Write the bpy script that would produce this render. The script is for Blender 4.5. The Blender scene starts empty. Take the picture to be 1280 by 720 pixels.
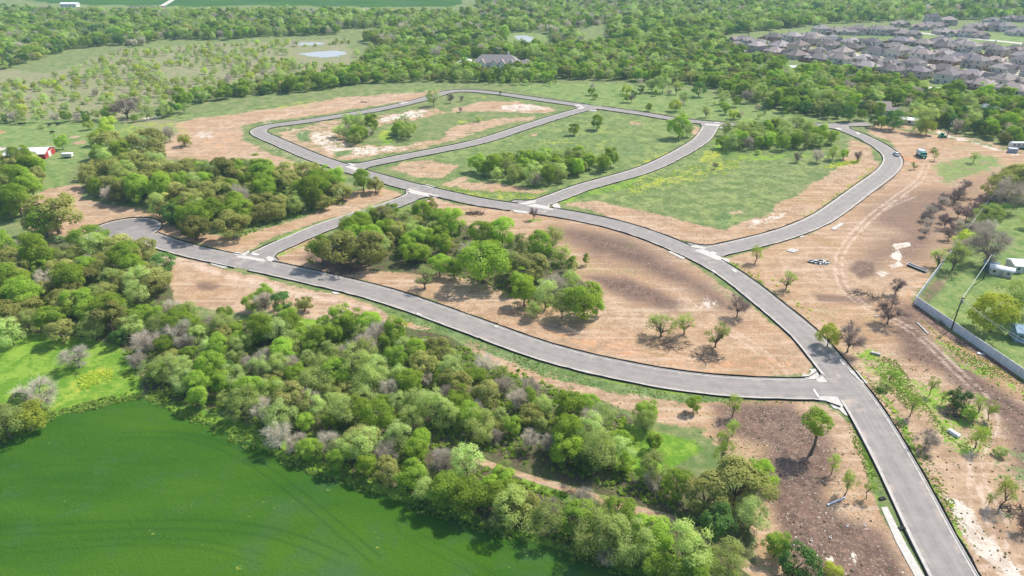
import bpy, math, random
import numpy as np
from mathutils import Vector

SC = bpy.context.scene
COL = SC.collection
random.seed(7)
RNG = np.random.default_rng(11)
R = math.radians

# ------------------------------------------------------------------ camera
CAM_H, PITCH, FPX = 91.0, R(27.5), 853.33
cam_d = bpy.data.cameras.new('camera')
cam_d.lens, cam_d.sensor_width = 24.0, 36.0
cam_d.clip_start, cam_d.clip_end = 0.5, 20000
cam = bpy.data.objects.new('camera', cam_d)
COL.objects.link(cam)
cam.location = (0, 0, CAM_H)
cam.rotation_euler = (R(90) - PITCH, 0, 0)
SC.camera = cam

# ------------------------------------------------------------------ sky, sun, exposure
SUN_EL, SUN_ROT = R(51), math.atan2(0.80, 0.60)
world = bpy.data.worlds.new('World')
SC.world = world
world.use_nodes = True
wn = world.node_tree
for n in list(wn.nodes): wn.nodes.remove(n)
sky = wn.nodes.new('ShaderNodeTexSky'); sky.sky_type = 'NISHITA'
sky.sun_disc = False; sky.sun_elevation = SUN_EL; sky.sun_rotation = SUN_ROT
sky.air_density = 1.0; sky.dust_density = 1.5
bg = wn.nodes.new('ShaderNodeBackground'); bg.inputs['Strength'].default_value = 0.15
wo = wn.nodes.new('ShaderNodeOutputWorld')
wn.links.new(sky.outputs[0], bg.inputs[0]); wn.links.new(bg.outputs[0], wo.inputs[0])
sun_d = bpy.data.lights.new('sun', 'SUN'); sun_d.energy = 4.3; sun_d.angle = R(0.5); sun_d.color = (1.0, 0.95, 0.86)
sun = bpy.data.objects.new('sun', sun_d); COL.objects.link(sun)
sv = Vector((math.sin(SUN_ROT)*math.cos(SUN_EL), math.cos(SUN_ROT)*math.cos(SUN_EL), math.sin(SUN_EL)))
sun.rotation_euler = sv.to_track_quat('Z', 'Y').to_euler()
sun.location = (200, 200, 300)
SC.view_settings.view_transform = 'Standard'
SC.view_settings.look = 'None'
SC.view_settings.gamma = 1.0
SC.view_settings.exposure = 0.32
SC.cycles.max_bounces = 6
SC.cycles.diffuse_bounces = 4
SC.cycles.transmission_bounces = 4
SC.cycles.volume_bounces = 1
SC.cycles.transparent_max_bounces = 6

# ------------------------------------------------------------------ geometry helpers
CP, SP = math.cos(PITCH), math.sin(PITCH)
def P(x, y, z=0.0):
    """ground point seen at photo pixel (x, y), 1280x720"""
    nx, ny = (x-640)/FPX, (360-y)/FPX
    d = (nx, CP+ny*SP, -SP+ny*CP)
    t = (z-CAM_H)/d[2]
    return (d[0]*t, d[1]*t, z)
def scale_at(p):
    """photo pixels per metre at a world point"""
    zc = p[1]*CP + (CAM_H-(p[2] if len(p) > 2 else 0))*SP
    return FPX/max(zc, 1)
def to_px(X, Y, Z=0):
    zc = Y*CP + (CAM_H-Z)*SP
    return 640+FPX*X/zc, 360-FPX*(Y*SP-(CAM_H-Z)*CP)/zc
def W2(pts): return np.array([P(*p)[:2] for p in pts])

def tag(o, label=None, cat=None, group=None, kind=None):
    if label: o['label'] = label
    if cat: o['category'] = cat
    if group: o['group'] = group
    if kind: o['kind'] = kind
    return o
def empty(name, loc=(0, 0, 0), rz=0.0, sc=1.0):
    o = bpy.data.objects.new(name, None); COL.objects.link(o)
    o.empty_display_size = 0.5
    o.location = loc; o.rotation_euler = (0, 0, rz)
    o.scale = (sc, sc, sc) if not hasattr(sc, '__len__') else sc
    return o
def link(name, me, parent=None, mat=None):
    o = bpy.data.objects.new(name, me); COL.objects.link(o)
    if mat is not None:
        me.materials.clear(); me.materials.append(mat)
    if parent: o.parent = parent
    return o
def copy_tree(o, parent=None):
    c = o.copy(); COL.objects.link(c); c.parent = parent
    for ch in o.children: copy_tree(ch, c)
    return c

def np_mesh(name, V, Fq, smooth=False, attrs=None):
    """V (n,3), Fq (m,k) all faces with k corners"""
    me = bpy.data.meshes.new(name)
    V = np.asarray(V, np.float32); Fq = np.asarray(Fq, np.int32)
    m, k = Fq.shape
    me.vertices.add(len(V)); me.vertices.foreach_set('co', V.ravel())
    me.loops.add(m*k); me.loops.foreach_set('vertex_index', Fq.ravel())
    me.polygons.add(m)
    me.polygons.foreach_set('loop_start', np.arange(0, m*k, k, dtype=np.int32))
    me.polygons.foreach_set('loop_total', np.full(m, k, np.int32))
    if smooth: me.polygons.foreach_set('use_smooth', np.ones(m, bool))
    if attrs:
        for an, (ty, data) in attrs.items():
            a = me.attributes.new(an, ty, 'POINT')
            a.data.foreach_set('color' if ty == 'FLOAT_COLOR' else 'value', np.asarray(data, np.float32).ravel())
    me.update(calc_edges=True); me.validate()
    return me

class MB:
    """collects boxes, prisms and tubes into one mesh"""
    def __init__(s): s.v = []; s.f = []
    def add(s, v, f):
        b = len(s.v); s.v += [tuple(p) for p in v]; s.f += [tuple(i+b for i in q) for q in f]; return s
    def box(s, x0, x1, y0, y1, z0, z1):
        v = [(x0,y0,z0),(x1,y0,z0),(x1,y1,z0),(x0,y1,z0),(x0,y0,z1),(x1,y0,z1),(x1,y1,z1),(x0,y1,z1)]
        return s.add(v, [(0,3,2,1),(4,5,6,7),(0,1,5,4),(1,2,6,5),(2,3,7,6),(3,0,4,7)])
    def prism(s, poly, z0, z1):
        n = len(poly)
        a = sum(poly[i][0]*poly[(i+1) % n][1]-poly[(i+1) % n][0]*poly[i][1] for i in range(n))
        if a < 0: poly = poly[::-1]
        v = [(p[0], p[1], z0) for p in poly]+[(p[0], p[1], z1) for p in poly]
        f = [tuple(range(n-1, -1, -1)), tuple(range(n, 2*n))]
        f += [(i, (i+1) % n, n+(i+1) % n, n+i) for i in range(n)]
        return s.add(v, f)
    def prof(s, poly, y0, y1):
        """profile in xz extruded along y"""
        n = len(poly)
        v = [(p[0], y0, p[1]) for p in poly]+[(p[0], y1, p[1]) for p in poly]
        f = [tuple(range(n)), tuple(range(2*n-1, n-1, -1))]
        f += [(i, n+i, n+(i+1) % n, (i+1) % n) for i in range(n)]
        return s.add(v, f)
    def tube(s, pts, rad, n=6, caps=True):
        pts = [Vector(p) for p in pts]
        b = len(s.v); prev = None
        for i, p in enumerate(pts):
            d = (pts[min(i+1, len(pts)-1)]-pts[max(i-1, 0)])
            d = d.normalized() if d.length > 1e-9 else Vector((0, 0, 1))
            u = (Vector((1, 0, 0)) if prev is None else prev); u = u-d*u.dot(d)
            if u.length < 1e-3: u = Vector((0, 1, 0)); u = u-d*u.dot(d)
            u.normalize(); prev = u; w = d.cross(u)
            r = rad[i] if hasattr(rad, '__len__') else rad
            for k in range(n):
                a = 2*math.pi*k/n
                s.v.append(tuple(p+u*math.cos(a)*r+w*math.sin(a)*r))
        for i in range(len(pts)-1):
            for k in range(n):
                s.f.append((b+i*n+k, b+i*n+(k+1) % n, b+(i+1)*n+(k+1) % n, b+(i+1)*n+k))
        if caps:
            s.f.append(tuple(b+k for k in range(n-1, -1, -1)))
            s.f.append(tuple(b+(len(pts)-1)*n+k for k in range(n)))
        return s
    def hip(s, x0, x1, y0, y1, z, pitch=0.6, o=0.5, gable=False):
        x0 -= o; x1 += o; y0 -= o; y1 += o
        w, d = x1-x0, y1-y0; t = 0.18
        if w >= d:
            h = d/2*pitch; e = 0 if gable else min(d/2, w/2-0.05)
            r = [(x0+e, (y0+y1)/2, z+t+h), (x1-e, (y0+y1)/2, z+t+h)]
        else:
            h = w/2*pitch; e = 0 if gable else min(w/2, d/2-0.05)
            r = [((x0+x1)/2, y0+e, z+t+h), ((x0+x1)/2, y1-e, z+t+h)]
        v = [(x0,y0,z),(x1,y0,z),(x1,y1,z),(x0,y1,z),(x0,y0,z+t),(x1,y0,z+t),(x1,y1,z+t),(x0,y1,z+t)]+r
        f = [(0,3,2,1),(0,1,5,4),(1,2,6,5),(2,3,7,6),(3,0,4,7)]
        if w >= d: f += [(4,5,9,8),(6,7,8,9),(5,6,9),(7,4,8)]
        else: f += [(5,6,9,8),(7,4,8,9),(4,5,8),(6,7,9)]
        return s.add(v, f)
    def build(s, name, mat, parent=None, smooth=False):
        me = bpy.data.meshes.new(name); me.from_pydata(s.v, [], s.f)
        if smooth:
            for p in me.polygons: p.use_smooth = True
        me.update()
        return link(name, me, parent, mat)

# ------------------------------------------------------------------ material helpers
class NT:
    def __init__(s, name):
        s.m = bpy.data.materials.new(name); s.m.use_nodes = True
        s.t = s.m.node_tree; s.N = s.t.nodes; s.L = s.t.links
        s.b = s.N['Principled BSDF']; s.out = s.N['Material Output']
        s.b.inputs['Roughness'].default_value = 0.9
        if 'Specular IOR Level' in s.b.inputs: s.b.inputs['Specular IOR Level'].default_value = 0.25
    def n(s, ty, **kw):
        x = s.N.new(ty)
        for k, v in kw.items(): setattr(x, k, v)
        return x
    def put(s, sock, v):
        if v is None: return
        if isinstance(v, bpy.types.NodeSocket): s.L.new(v, sock)
        elif hasattr(v, '__len__') and sock.type == 'RGBA': sock.default_value = (*v[:3], 1)
        else: sock.default_value = v
    def math(s, op, a, b=None, c=None, clamp=False):
        x = s.n('ShaderNodeMath', operation=op, use_clamp=clamp)
        s.put(x.inputs[0], a); s.put(x.inputs[1], b)
        if c is not None: s.put(x.inputs[2], c)
        return x.outputs[0]
    def mix(s, f, a, b, mode='MIX'):
        x = s.n('ShaderNodeMix', data_type='RGBA', blend_type=mode)
        s.put(x.inputs[0], f); s.put(x.inputs[6], a); s.put(x.inputs[7], b)
        return x.outputs[2]
    def noise(s, scale, detail=3, rough=0.6, vec=None, w=None):
        x = s.n('ShaderNodeTexNoise')
        if w is not None:
            x.noise_dimensions = '4D'; x.inputs['W'].default_value = w
        x.inputs['Scale'].default_value = scale; x.inputs['Detail'].default_value = detail
        x.inputs['Roughness'].default_value = rough
        if vec is not None: s.L.new(vec, x.inputs['Vector'])
        return x.outputs['Fac']
    def pos(s): return s.n('ShaderNodeNewGeometry').outputs['Position']
    def obj(s): return s.n('ShaderNodeTexCoord').outputs['Object']
    def rand(s): return s.n('ShaderNodeObjectInfo').outputs['Random']
    def attr(s, name, out='Fac'): return s.n('ShaderNodeAttribute', attribute_name=name).outputs[out]
    def smooth(s, v, a, b):
        x = s.n('ShaderNodeMapRange', interpolation_type='SMOOTHSTEP')
        s.put(x.inputs[0], v); x.inputs[1].default_value = a; x.inputs[2].default_value = b
        return x.outputs[0]
    def ramp(s, v, stops):
        x = s.n('ShaderNodeValToRGB'); e = x.color_ramp.elements
        e[0].position = stops[0][0]; e[0].color = (*stops[0][1], 1)
        e[1].position = stops[-1][0]; e[1].color = (*stops[-1][1], 1)
        for p, c in stops[1:-1]:
            q = e.new(p); q.color = (*c, 1)
        s.put(x.inputs[0], v); return x.outputs[0]
    def bump(s, h, strength=0.5, dist=0.3):
        x = s.n('ShaderNodeBump'); x.inputs['Strength'].default_value = strength
        x.inputs['Distance'].default_value = dist
        s.L.new(h, x.inputs['Height']); s.L.new(x.outputs[0], s.b.inputs['Normal'])
    def color(s, c): s.put(s.b.inputs['Base Color'], c); return s
    def set(s, **kw):
        for k, v in kw.items(): s.b.inputs[k.replace('_', ' ')].default_value = v
        return s

def plain(name, c, var=0.25, scale=3.0, rough=0.8, metal=0.0, rnd=0.0, dirt=None):
    t = NT(name)
    n = t.noise(scale, 4, 0.65, t.pos())
    lo = tuple(x*(1-var) for x in c); hi = tuple(min(1, x*(1+var)) for x in c)
    col = t.mix(t.smooth(n, 0.3, 0.7), lo, hi)
    if dirt: col = t.mix(t.smooth(t.noise(scale*0.35, 5, 0.7, t.pos(), w=4.0), 0.52, 0.72), col, dirt)
    if rnd:
        hs = t.n('ShaderNodeHueSaturation')
        t.put(hs.inputs['Value'], t.math('MULTIPLY_ADD', t.rand(), rnd*2, 1-rnd))
        t.put(hs.inputs['Color'], col); col = hs.outputs[0]
    t.color(col).set(Roughness=rough, Metallic=metal)
    return t.m

def in_poly(px, py, poly):
    inside = np.zeros(px.shape, bool)
    n = len(poly); j = n-1
    for i in range(n):
        xi, yi = poly[i]; xj, yj = poly[j]
        if yi != yj:
            c = ((yi > py) != (yj > py)) & (px < (xj-xi)*(py-yi)/(yj-yi)+xi)
            inside ^= c
        j = i
    return inside
def seg_dist(px, py, a, b):
    dx, dy = b[0]-a[0], b[1]-a[1]
    L = dx*dx+dy*dy+1e-9
    t = np.clip(((px-a[0])*dx+(py-a[1])*dy)/L, 0, 1)
    return np.hypot(px-a[0]-t*dx, py-a[1]-t*dy)
def line_dist(px, py, line):
    d = np.full(px.shape, 1e9)
    for a, b in zip(line[:-1], line[1:]): d = np.minimum(d, seg_dist(px, py, a, b))
    return d
def sdist(px, py, poly):
    d = line_dist(px, py, list(poly)+[poly[0]])
    return np.where(in_poly(px, py, poly), d, -d)
def resample(pts, step=3.0, sm=2):
    """Catmull-Rom through world points, even steps"""
    p = np.asarray(pts, float)
    q = np.vstack([2*p[0]-p[1], p, 2*p[-1]-p[-2]])
    out = []
    for i in range(1, len(q)-2):
        for t in np.linspace(0, 1, 16, endpoint=False):
            a, b, c, d = q[i-1], q[i], q[i+1], q[i+2]
            out.append(0.5*((2*b)+(c-a)*t+(2*a-5*b+4*c-d)*t*t+(3*b-a-3*c+d)*t**3))
    out.append(q[-2]); out = np.array(out)
    for _ in range(3):
        s = np.r_[0, np.cumsum(np.hypot(*np.diff(out, axis=0).T))]
        n = max(2, int(s[-1]/step))
        u = np.linspace(0, s[-1], n+1)
        out = np.c_[np.interp(u, s, out[:, 0]), np.interp(u, s, out[:, 1])]
        for _ in range(sm):
            o2 = out.copy(); o2[1:-1] = 0.25*out[:-2]+0.5*out[1:-1]+0.25*out[2:]; out = o2
    return out
def normals(l):
    d = np.gradient(l, axis=0); d /= np.hypot(d[:, 0], d[:, 1])[:, None]+1e-9
    return np.c_[-d[:, 1], d[:, 0]]
def runs(mask):
    out = []; st = None
    for i, m in enumerate(mask):
        if m and st is None: st = i
        if not m and st is not None:
            if i-st > 1: out.append((st, i))
            st = None
    if st is not None and len(mask)-st > 1: out.append((st, len(mask)))
    return out
def strip(l, w0, w1, z0, z1=None):
    """flat strip between offsets w0 and w1 (arrays or numbers) of line l"""
    n = normals(l); w0 = np.broadcast_to(w0, len(l)); w1 = np.broadcast_to(w1, len(l))
    a = l+n*w0[:, None]; b = l+n*w1[:, None]
    return a, b
# ------------------------------------------------------------------ the street lines (world metres from photo pixels)
ROADPX = {
 'A': [(1235,800),(1192,720),(1161,665),(1147,633),(1125,590),(1092,530),(1065,488),(1037,455),(1007,417),(975,392),(946,367.5),(902,335),(865,317),(815,295.5),(765,280),(715,269.5),(665,262),(640,259),(600,253.4),(550,242),(525,236.5),(487,226.5),(450,216),(425,208.5),(400,200),(380,192),(355,181),(335,172.5),(320,165.5),(319,162),(332,158.5),(355,155.5),(380,152.5),(430,144.6),(480,136),(530,124.5),(545,119.5),(560,115),(578,113.2),(610,115.5),(660,122.5),(710,129.8),(750,135),(810,143.5),(840,149),(890,154.6),(920,156),(980,157),(1041,156.8),(1064,156.3),(1088,155.3)],
 'B': [(158,286),(190,299),(217,308.5),(250,317),(300,327.5),(350,338),(400,349.5),(450,361),(500,375.3),(550,393),(600,411),(650,430),(700,446),(750,458),(800,468.5),(850,477),(900,482.8),(950,485.8),(1010,486.8),(1063,487)],
 'C': [(312,331),(317,322),(330,315.8),(365,301),(400,285.5),(440,272),(489,257.5),(507,249.8),(525,242.5),(534,238)],
 'D': [(430,212),(445,209.2),(470,204),(480,201.6),(530,191.8),(600,177.3),(660,158),(700,145.3),(730,136.8),(741,133.5)],
 'E': [(655,262),(671,255),(690,249.5),(710,241),(735,232.5),(760,226),(810,211),(842,196),(866,182.5),(877,175),(883,167.5),(887.5,160),(889.5,154.5)],
 'F': [(868,318),(893,315),(930,306),(947,302),(984,292),(1024,275.5),(1052,256.5),(1079,236.5),(1107,216),(1117,203),(1114,193),(1102,184),(1090,177),(1070,167.5),(1050,160.5),(1041,156.8)],
}
STEP = 2.5
LINES = {k: resample(W2(v), STEP, 4 if k in 'AF' else 3) for k, v in ROADPX.items()}
HA, HG, HK = 3.35, 3.80, 3.95        # half widths: asphalt, gutter, kerb back
BULB_C, BULB_R = np.array(P(155, 288.5)[:2]), 11.6
def road_dist(x, y, skip=None):
    d = np.full(np.shape(x), 1e9)
    for k, l in LINES.items():
        if k == skip: continue
        d = np.minimum(d, line_dist(x, y, l[::2] if len(l) > 30 else l))
    return d
def flare(k):
    """extra half width where a side street meets another"""
    l = LINES[k]; e = np.zeros(len(l)); RR = 5.5
    if k == 'A': return e
    oth = [o for o in LINES if o != k and not (k == 'F' and False)]
    for o in oth:
        if o in 'DEC' and k == 'B' and o != 'C': continue
        if k == 'B' and o == 'C': continue
        if k in 'DEFC' and o not in 'AB': continue
        ol = LINES[o]
        if k == 'B' and o != 'A': continue
        d = line_dist(l[:, 0], l[:, 1], ol)-HK
        t = np.clip(d, 0, RR)
        e = np.maximum(e, np.where(d < RR, RR-np.sqrt(np.maximum(RR*RR-(RR-t)**2, 0)), 0))
    # curb flares only near the ends
    idx = np.arange(len(l)); near = (idx < 8) | (idx > len(l)-9)
    return np.where(near, np.minimum(e, 5.0), 0)
FL = {k: flare(k) for k in LINES}
# ------------------------------------------------------------------ ground painting by material (albedo) regions
LAY = ['scrub', 'floor', 'soil', 'dark', 'chalk', 'bright', 'crop', 'lawn', 'weeds', 'yellow', 'rust', 'track']
# (layer, weight, feather in photo pixels, polygon in photo pixels)
GP = []
def g(layer, w, fe, *pts): GP.append((layer, w, fe, pts))
# far land
g('scrub', .85, 6, (-300,60),(60,90),(150,62),(300,52),(440,48),(445,75),(430,95),(300,118),(205,133),(150,150),(0,150),(-300,160))
g('scrub', .5, 4, (440,60),(560,35),(720,35),(720,60),(560,75),(470,75))
g('crop', .9, 2, (-200,-40),(38,1),(80,6),(190,7),(230,9),(330,7),(410,8),(470,9),(560,9),(578,5),(575,-20),(400,-60))
g('lawn', .7, 2, (905,44),(985,41),(1100,47),(1190,50),(1280,62),(1500,75),(1500,45),(1280,44),(1180,40),(1080,37),(990,37))
g('soil', .5, 2, (925,56),(985,52),(1100,60),(1280,66),(1500,85),(1500,125),(1280,105),(1180,96),(1080,84),(980,64))
g('chalk', .42, 4, (925,58),(1100,64),(1280,70),(1500,90),(1500,130),(1280,108),(1180,98),(1080,86),(980,66))
g('lawn', .45, 3, (905,52),(960,48),(1100,56),(1280,62),(1500,80),(1500,140),(1280,114),(1180,106),(1080,94),(960,70))
g('chalk', .8, 1.5, (1055,-1),(1075,4),(1098,7),(1085,3),(1060,-4))
g('lawn', .75, 3, (545,45),(640,40),(720,42),(710,56),(660,58),(600,56),(550,56))
g('scrub', .7, 4, (380,68),(440,72),(470,80),(440,88),(370,88),(330,80))
g('lawn', .7, 3, (640,104),(780,104),(860,112),(930,128),(1000,140),(1035,152),(900,152),(740,131),(640,112))
# pasture on the left
g('lawn', .8, 4, (-300,150),(60,150),(150,152),(190,160),(200,180),(170,185),(110,190),(90,215),(80,245),(0,250),(-300,300))
g('scrub', .75, 4, (130,148),(230,148),(250,170),(200,185),(150,170))
g('lawn', .5, 4, (210,145),(300,135),(420,120),(520,108),(560,106),(560,118),(470,128),(400,135),(310,150),(240,170),(200,160))
g('soil', .95, 5, (230,150),(290,142),(420,124),(480,118),(560,112),(540,121),(480,131),(400,144),(330,152),(300,160),(310,175),(380,205),(430,222),(420,236),(360,216),(300,196),(230,196),(215,176))
g('soil', .7, 4, (170,180),(260,170),(320,190),(300,205),(200,200))
g('rust', .4, 4, (250,165),(300,165),(320,180),(290,195),(255,190),(235,178))
g('chalk', .5, 6, (245,165),(275,165),(276,174),(250,176))
g('chalk', .6, 3, (180,147),(205,143),(205,150),(185,153))
g('yellow', 0.44, 4, (165,152),(230,147),(240,165),(170,172),(140,165))
g('yellow', 0.39, 3, (330,134),(400,124),(410,129),(345,139))
g('soil', 1, 2, (85,170),(98,169),(99,172),(86,173)); g('soil', 1, 2, (88,176.5),(103,176),(103,179.5),(89,180))
g('rust', .8, 2, (-10,163),(8,164),(7,167),(-10,167)); g('chalk', .8, 2, (-20,184),(10,184),(12,187),(-20,192))
g('soil', .9, 3, (40,250),(120,250),(200,262),(240,300),(190,310),(120,300),(60,290),(30,280))
g('soil', .9, 3, (60,236),(100,232),(110,250),(60,262),(20,268),(20,255))
# meadow lots inside the loop
g('soil', .62, 3, (345,166),(400,152),(470,144),(540,133),(570,140),(520,150),(470,158),(425,165),(440,180),(500,182),(560,172),(620,158),(600,170),(520,188),(440,203),(400,192),(355,177))
g('chalk', .5, 4, (384,163),(410,162),(424,172),(440,182),(500,183),(528,177),(520,183),(470,195),(430,197),(395,180))
g('chalk', .6, 3, (470,148),(510,138),(545,136),(530,145),(480,153))
g('weeds', .75, 3, (370,163),(388,163),(395,177),(375,175)); g('weeds', .7, 3, (418,188),(440,186),(445,194),(425,196))
g('soil', .75, 2, (560,134),(600,125),(650,128),(700,138),(680,143),(640,141),(600,141),(570,140))
g('chalk', .6, 2, (620,132),(660,130),(690,138),(650,140),(625,138))
g('soil', .7, 2, (555,165),(600,152),(665,145),(660,151),(620,160),(580,170),(550,176))
g('bright', .6, 3, (470,165),(490,155),(490,178),(470,182)); g('yellow', 0.44, 3, (470,160),(490,160),(490,178),(475,178))
g('yellow', 0.44, 2, (575,118),(615,119),(615,124),(580,121)); g('yellow', 0.54, 2, (572,152),(595,148),(595,154),(576,156))
g('lawn', .5, 6, (450,205),(530,192),(600,178),(700,147),(745,137),(840,150),(884,157),(870,175),(840,193),(760,222),(690,247),(640,253),(540,233))
g('weeds', .5, 8, (600,190),(680,165),(760,165),(820,180),(800,200),(700,190),(640,195))
g('soil', .7, 3, (500,204),(540,201),(570,206),(560,222),(520,222),(485,212))
g('soil', .75, 3, (570,225),(620,228),(680,238),(670,243),(610,238),(575,234)); g('soil', .8, 2, (555,229),(583,219),(588,222),(562,234))
g('yellow', 0.36, 5, (640,195),(660,175),(720,170),(780,175),(760,190),(700,182))
g('yellow', 0.69, 3, (682,246),(720,233),(760,222),(800,209),(830,196),(850,180),(862,176),(866,180),(845,193),(820,205),(780,219),(740,230),(705,240),(688,247))
g('yellow', 0.44, 3, (545,232),(600,238),(660,246),(690,243),(680,250),(640,252),(600,246),(560,240))
g('soil', .6, 2, (785,152),(805,153),(803,158),(788,157)); g('soil', .6, 2, (662,167),(675,166),(675,170),(665,171))
g('yellow', 0.29, 4, (700,160),(760,150),(780,165),(720,172)); g('soil', .7, 3, (862,160),(880,158),(876,168),(865,175))
# eastern lot
g('lawn', .45, 6, (690,253),(760,230),(850,195),(900,165),(1040,165),(1060,190),(1000,235),(920,290),(880,290),(780,262))
g('scrub', .45, 12, (860,215),(960,200),(1040,200),(1000,240),(930,270),(860,255),(800,240))
g('soil', .95, 4, (705,256),(745,254),(790,262),(850,275),(905,285),(950,268),(1000,240),(1035,215),(1062,190),(1068,172),(1090,183),(1103,198),(1096,212),(1060,243),(1020,268),(975,288),(925,302),(893,310),(840,296),(770,274))
g('chalk', .5, 4, (930,275),(970,262),(990,262),(960,280),(930,288))
g('bright', .55, 6, (690,248),(760,228),(800,215),(820,225),(760,245),(705,258)); g('weeds', .85, 2, (882,269),(895,264),(910,267),(905,283),(890,280))
g('yellow', 0.49, 6, (760,240),(800,222),(850,212),(900,200),(930,195),(920,215),(850,232),(790,245))
g('yellow', 0.69, 3, (1027,206),(1045,203),(1075,199),(1078,203),(1055,207),(1028,211)); g('yellow', 0.64, 3, (880,188),(900,190),(905,200),(880,206),(870,200))
g('yellow', 0.39, 4, (975,285),(1000,272),(1040,250),(1070,228),(1078,232),(1050,252),(1020,272),(985,290))
g('bright', .5, 4, (985,283),(1020,265),(1050,243),(1060,247),(1030,270),(990,290))
g('bright', .5, 5, (880,178),(900,165),(920,190),(1040,188),(1050,196),(960,200),(880,200))
# central lot
g('soil', 1, 5, (350,308),(400,290),(420,300),(520,262),(545,246),(600,258),(660,266),(720,276),(780,287),(830,305),(880,335),(930,375),(975,410),(1015,455),(1005,470),(900,474),(800,458),(700,435),(600,400),(500,362),(440,346),(390,335),(345,327))
g('rust', .48, 16, (560,375),(620,385),(700,400),(860,440),(1000,440),(1010,465),(900,470),(790,452),(700,430))
g('dark', .8, 18, (690,285),(735,286),(790,295),(840,320),(890,350),(915,375),(920,392),(890,385),(850,360),(800,338),(760,325),(790,335),(765,333),(730,318),(705,302))
g('dark', .9, 11, (725,345),(780,345),(820,360),(850,378),(845,388),(800,378),(750,362))
g('chalk', .36, 9, (840,372),(880,365),(910,385),(890,395),(850,388)); g('dark', 0.65, 6, (395,300),(440,320),(470,335),(420,340),(375,325))
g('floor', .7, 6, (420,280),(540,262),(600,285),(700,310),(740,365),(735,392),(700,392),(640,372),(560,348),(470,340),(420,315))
g('weeds', .6, 4, (570,330),(620,300),(640,320),(600,340)); g('bright', .7, 3, (655,274),(680,275),(682,278),(660,279))
g('floor', .45, 5, (775,430),(820,425),(835,440),(800,442)); g('floor', .45, 4, (870,440),(900,438),(905,452),(875,456))
g('weeds', .45, 5, (890,355),(905,355),(925,385),(905,380)); g('weeds', .4, 4, (770,300),(800,305),(790,312),(770,308))
# verge of connector and lower left
g('soil', .9, 4, (230,305),(300,318),(320,310),(400,275),(480,252),(510,243),(480,235),(440,240),(380,270),(300,298),(240,290))
g('bright', .5, 3, (318,311),(400,276),(480,250),(480,254),(400,282),(322,315)); g('bright', .5, 2, (345,318),(380,303),(384,306),(350,322))
g('soil', 1, 4, (205,322),(250,328),(330,345),(400,362),(450,375),(490,392),(540,405),(545,415),(500,412),(420,402),(330,392),(250,385),(200,375),(205,350))
g('dark', 0.65, 4, (245,352),(270,350),(285,357),(265,365),(245,362)); g('rust', .6, 3, (496,397),(525,399),(535,404),(515,410),(498,405))
g('track', .7, 1.5, (205,322),(215,322),(380,362),(480,388),(478,391),(370,368),(215,328))
g('weeds', .6, 3, (468,378),(510,390),(560,405),(620,430),(700,458),(790,480),(850,490),(960,496),(1010,497),(1012,503),(940,503),(850,500),(760,485),(680,470),(600,440),(540,412),(490,396))
g('bright', .55, 3, (500,388),(600,425),(700,457),(800,480),(900,492),(1018,496),(1018,502),(900,500),(780,482),(690,462),(590,427),(500,393))
g('soil', .75, 5, (565,418),(610,430),(660,452),(730,468),(760,485),(800,492),(900,500),(1000,502),(1000,520),(900,540),(850,530),(800,520),(740,495),(650,475),(600,450))
# foreground woods floor
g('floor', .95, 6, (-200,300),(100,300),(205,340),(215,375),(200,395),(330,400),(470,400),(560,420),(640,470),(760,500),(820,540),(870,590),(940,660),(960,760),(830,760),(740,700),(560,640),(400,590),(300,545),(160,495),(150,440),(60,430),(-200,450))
g('bright', .8, 5, (325,390),(375,392),(410,400),(400,408),(340,402)); g('bright', .8, 6, (775,525),(870,545),(890,560),(840,590),(800,600),(780,560))
g('soil', 1, 2, (575,566),(600,570),(650,585),(700,598),(720,604),(770,620),(840,645),(900,680),(950,712),(990,740),(975,745),(930,715),(880,685),(820,650),(760,628),(715,612),(650,592),(590,577))
g('bright', .7, 3, (655,594),(715,612),(760,632),(750,640),(700,620),(650,602))
# green meadow and crop field at lower left
g('yellow', .4, 8, (60,470),(150,470),(165,494),(90,510),(0,540),(0,500))
g('bright', 1, 5, (-300,430),(0,415),(70,420),(140,432),(175,470),(180,492),(140,503),(75,522),(0,548),(-300,640))
g('floor', .7, 3, (5,440),(40,428),(55,430),(30,442),(0,452)); g('dark', 1, 3, (105,438),(135,440),(150,455),(160,465),(140,462),(118,450))
g('yellow', 0.79, 4, (105,470),(115,460),(125,457),(140,461),(140,468),(120,474),(112,478)); g('yellow', 0.49, 4, (80,480),(110,478),(150,490),(130,497),(100,490))
g('bright', .9, 8, (150,492),(260,512),(330,545),(400,580),(480,606),(560,634),(650,662),(740,692),(830,712),(830,745),(740,712),(650,688),(560,660),(480,634),(400,608),(330,578),(260,545),(165,502))
g('crop', 1, 4, (-700,760),(-300,640),(0,547),(50,527),(100,511),(140,500),(165,494),(260,530),(330,562),(400,592),(480,618),(560,645),(650,672),(740,700),(800,722),(900,780),(1000,1000),(-700,1000))
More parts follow.
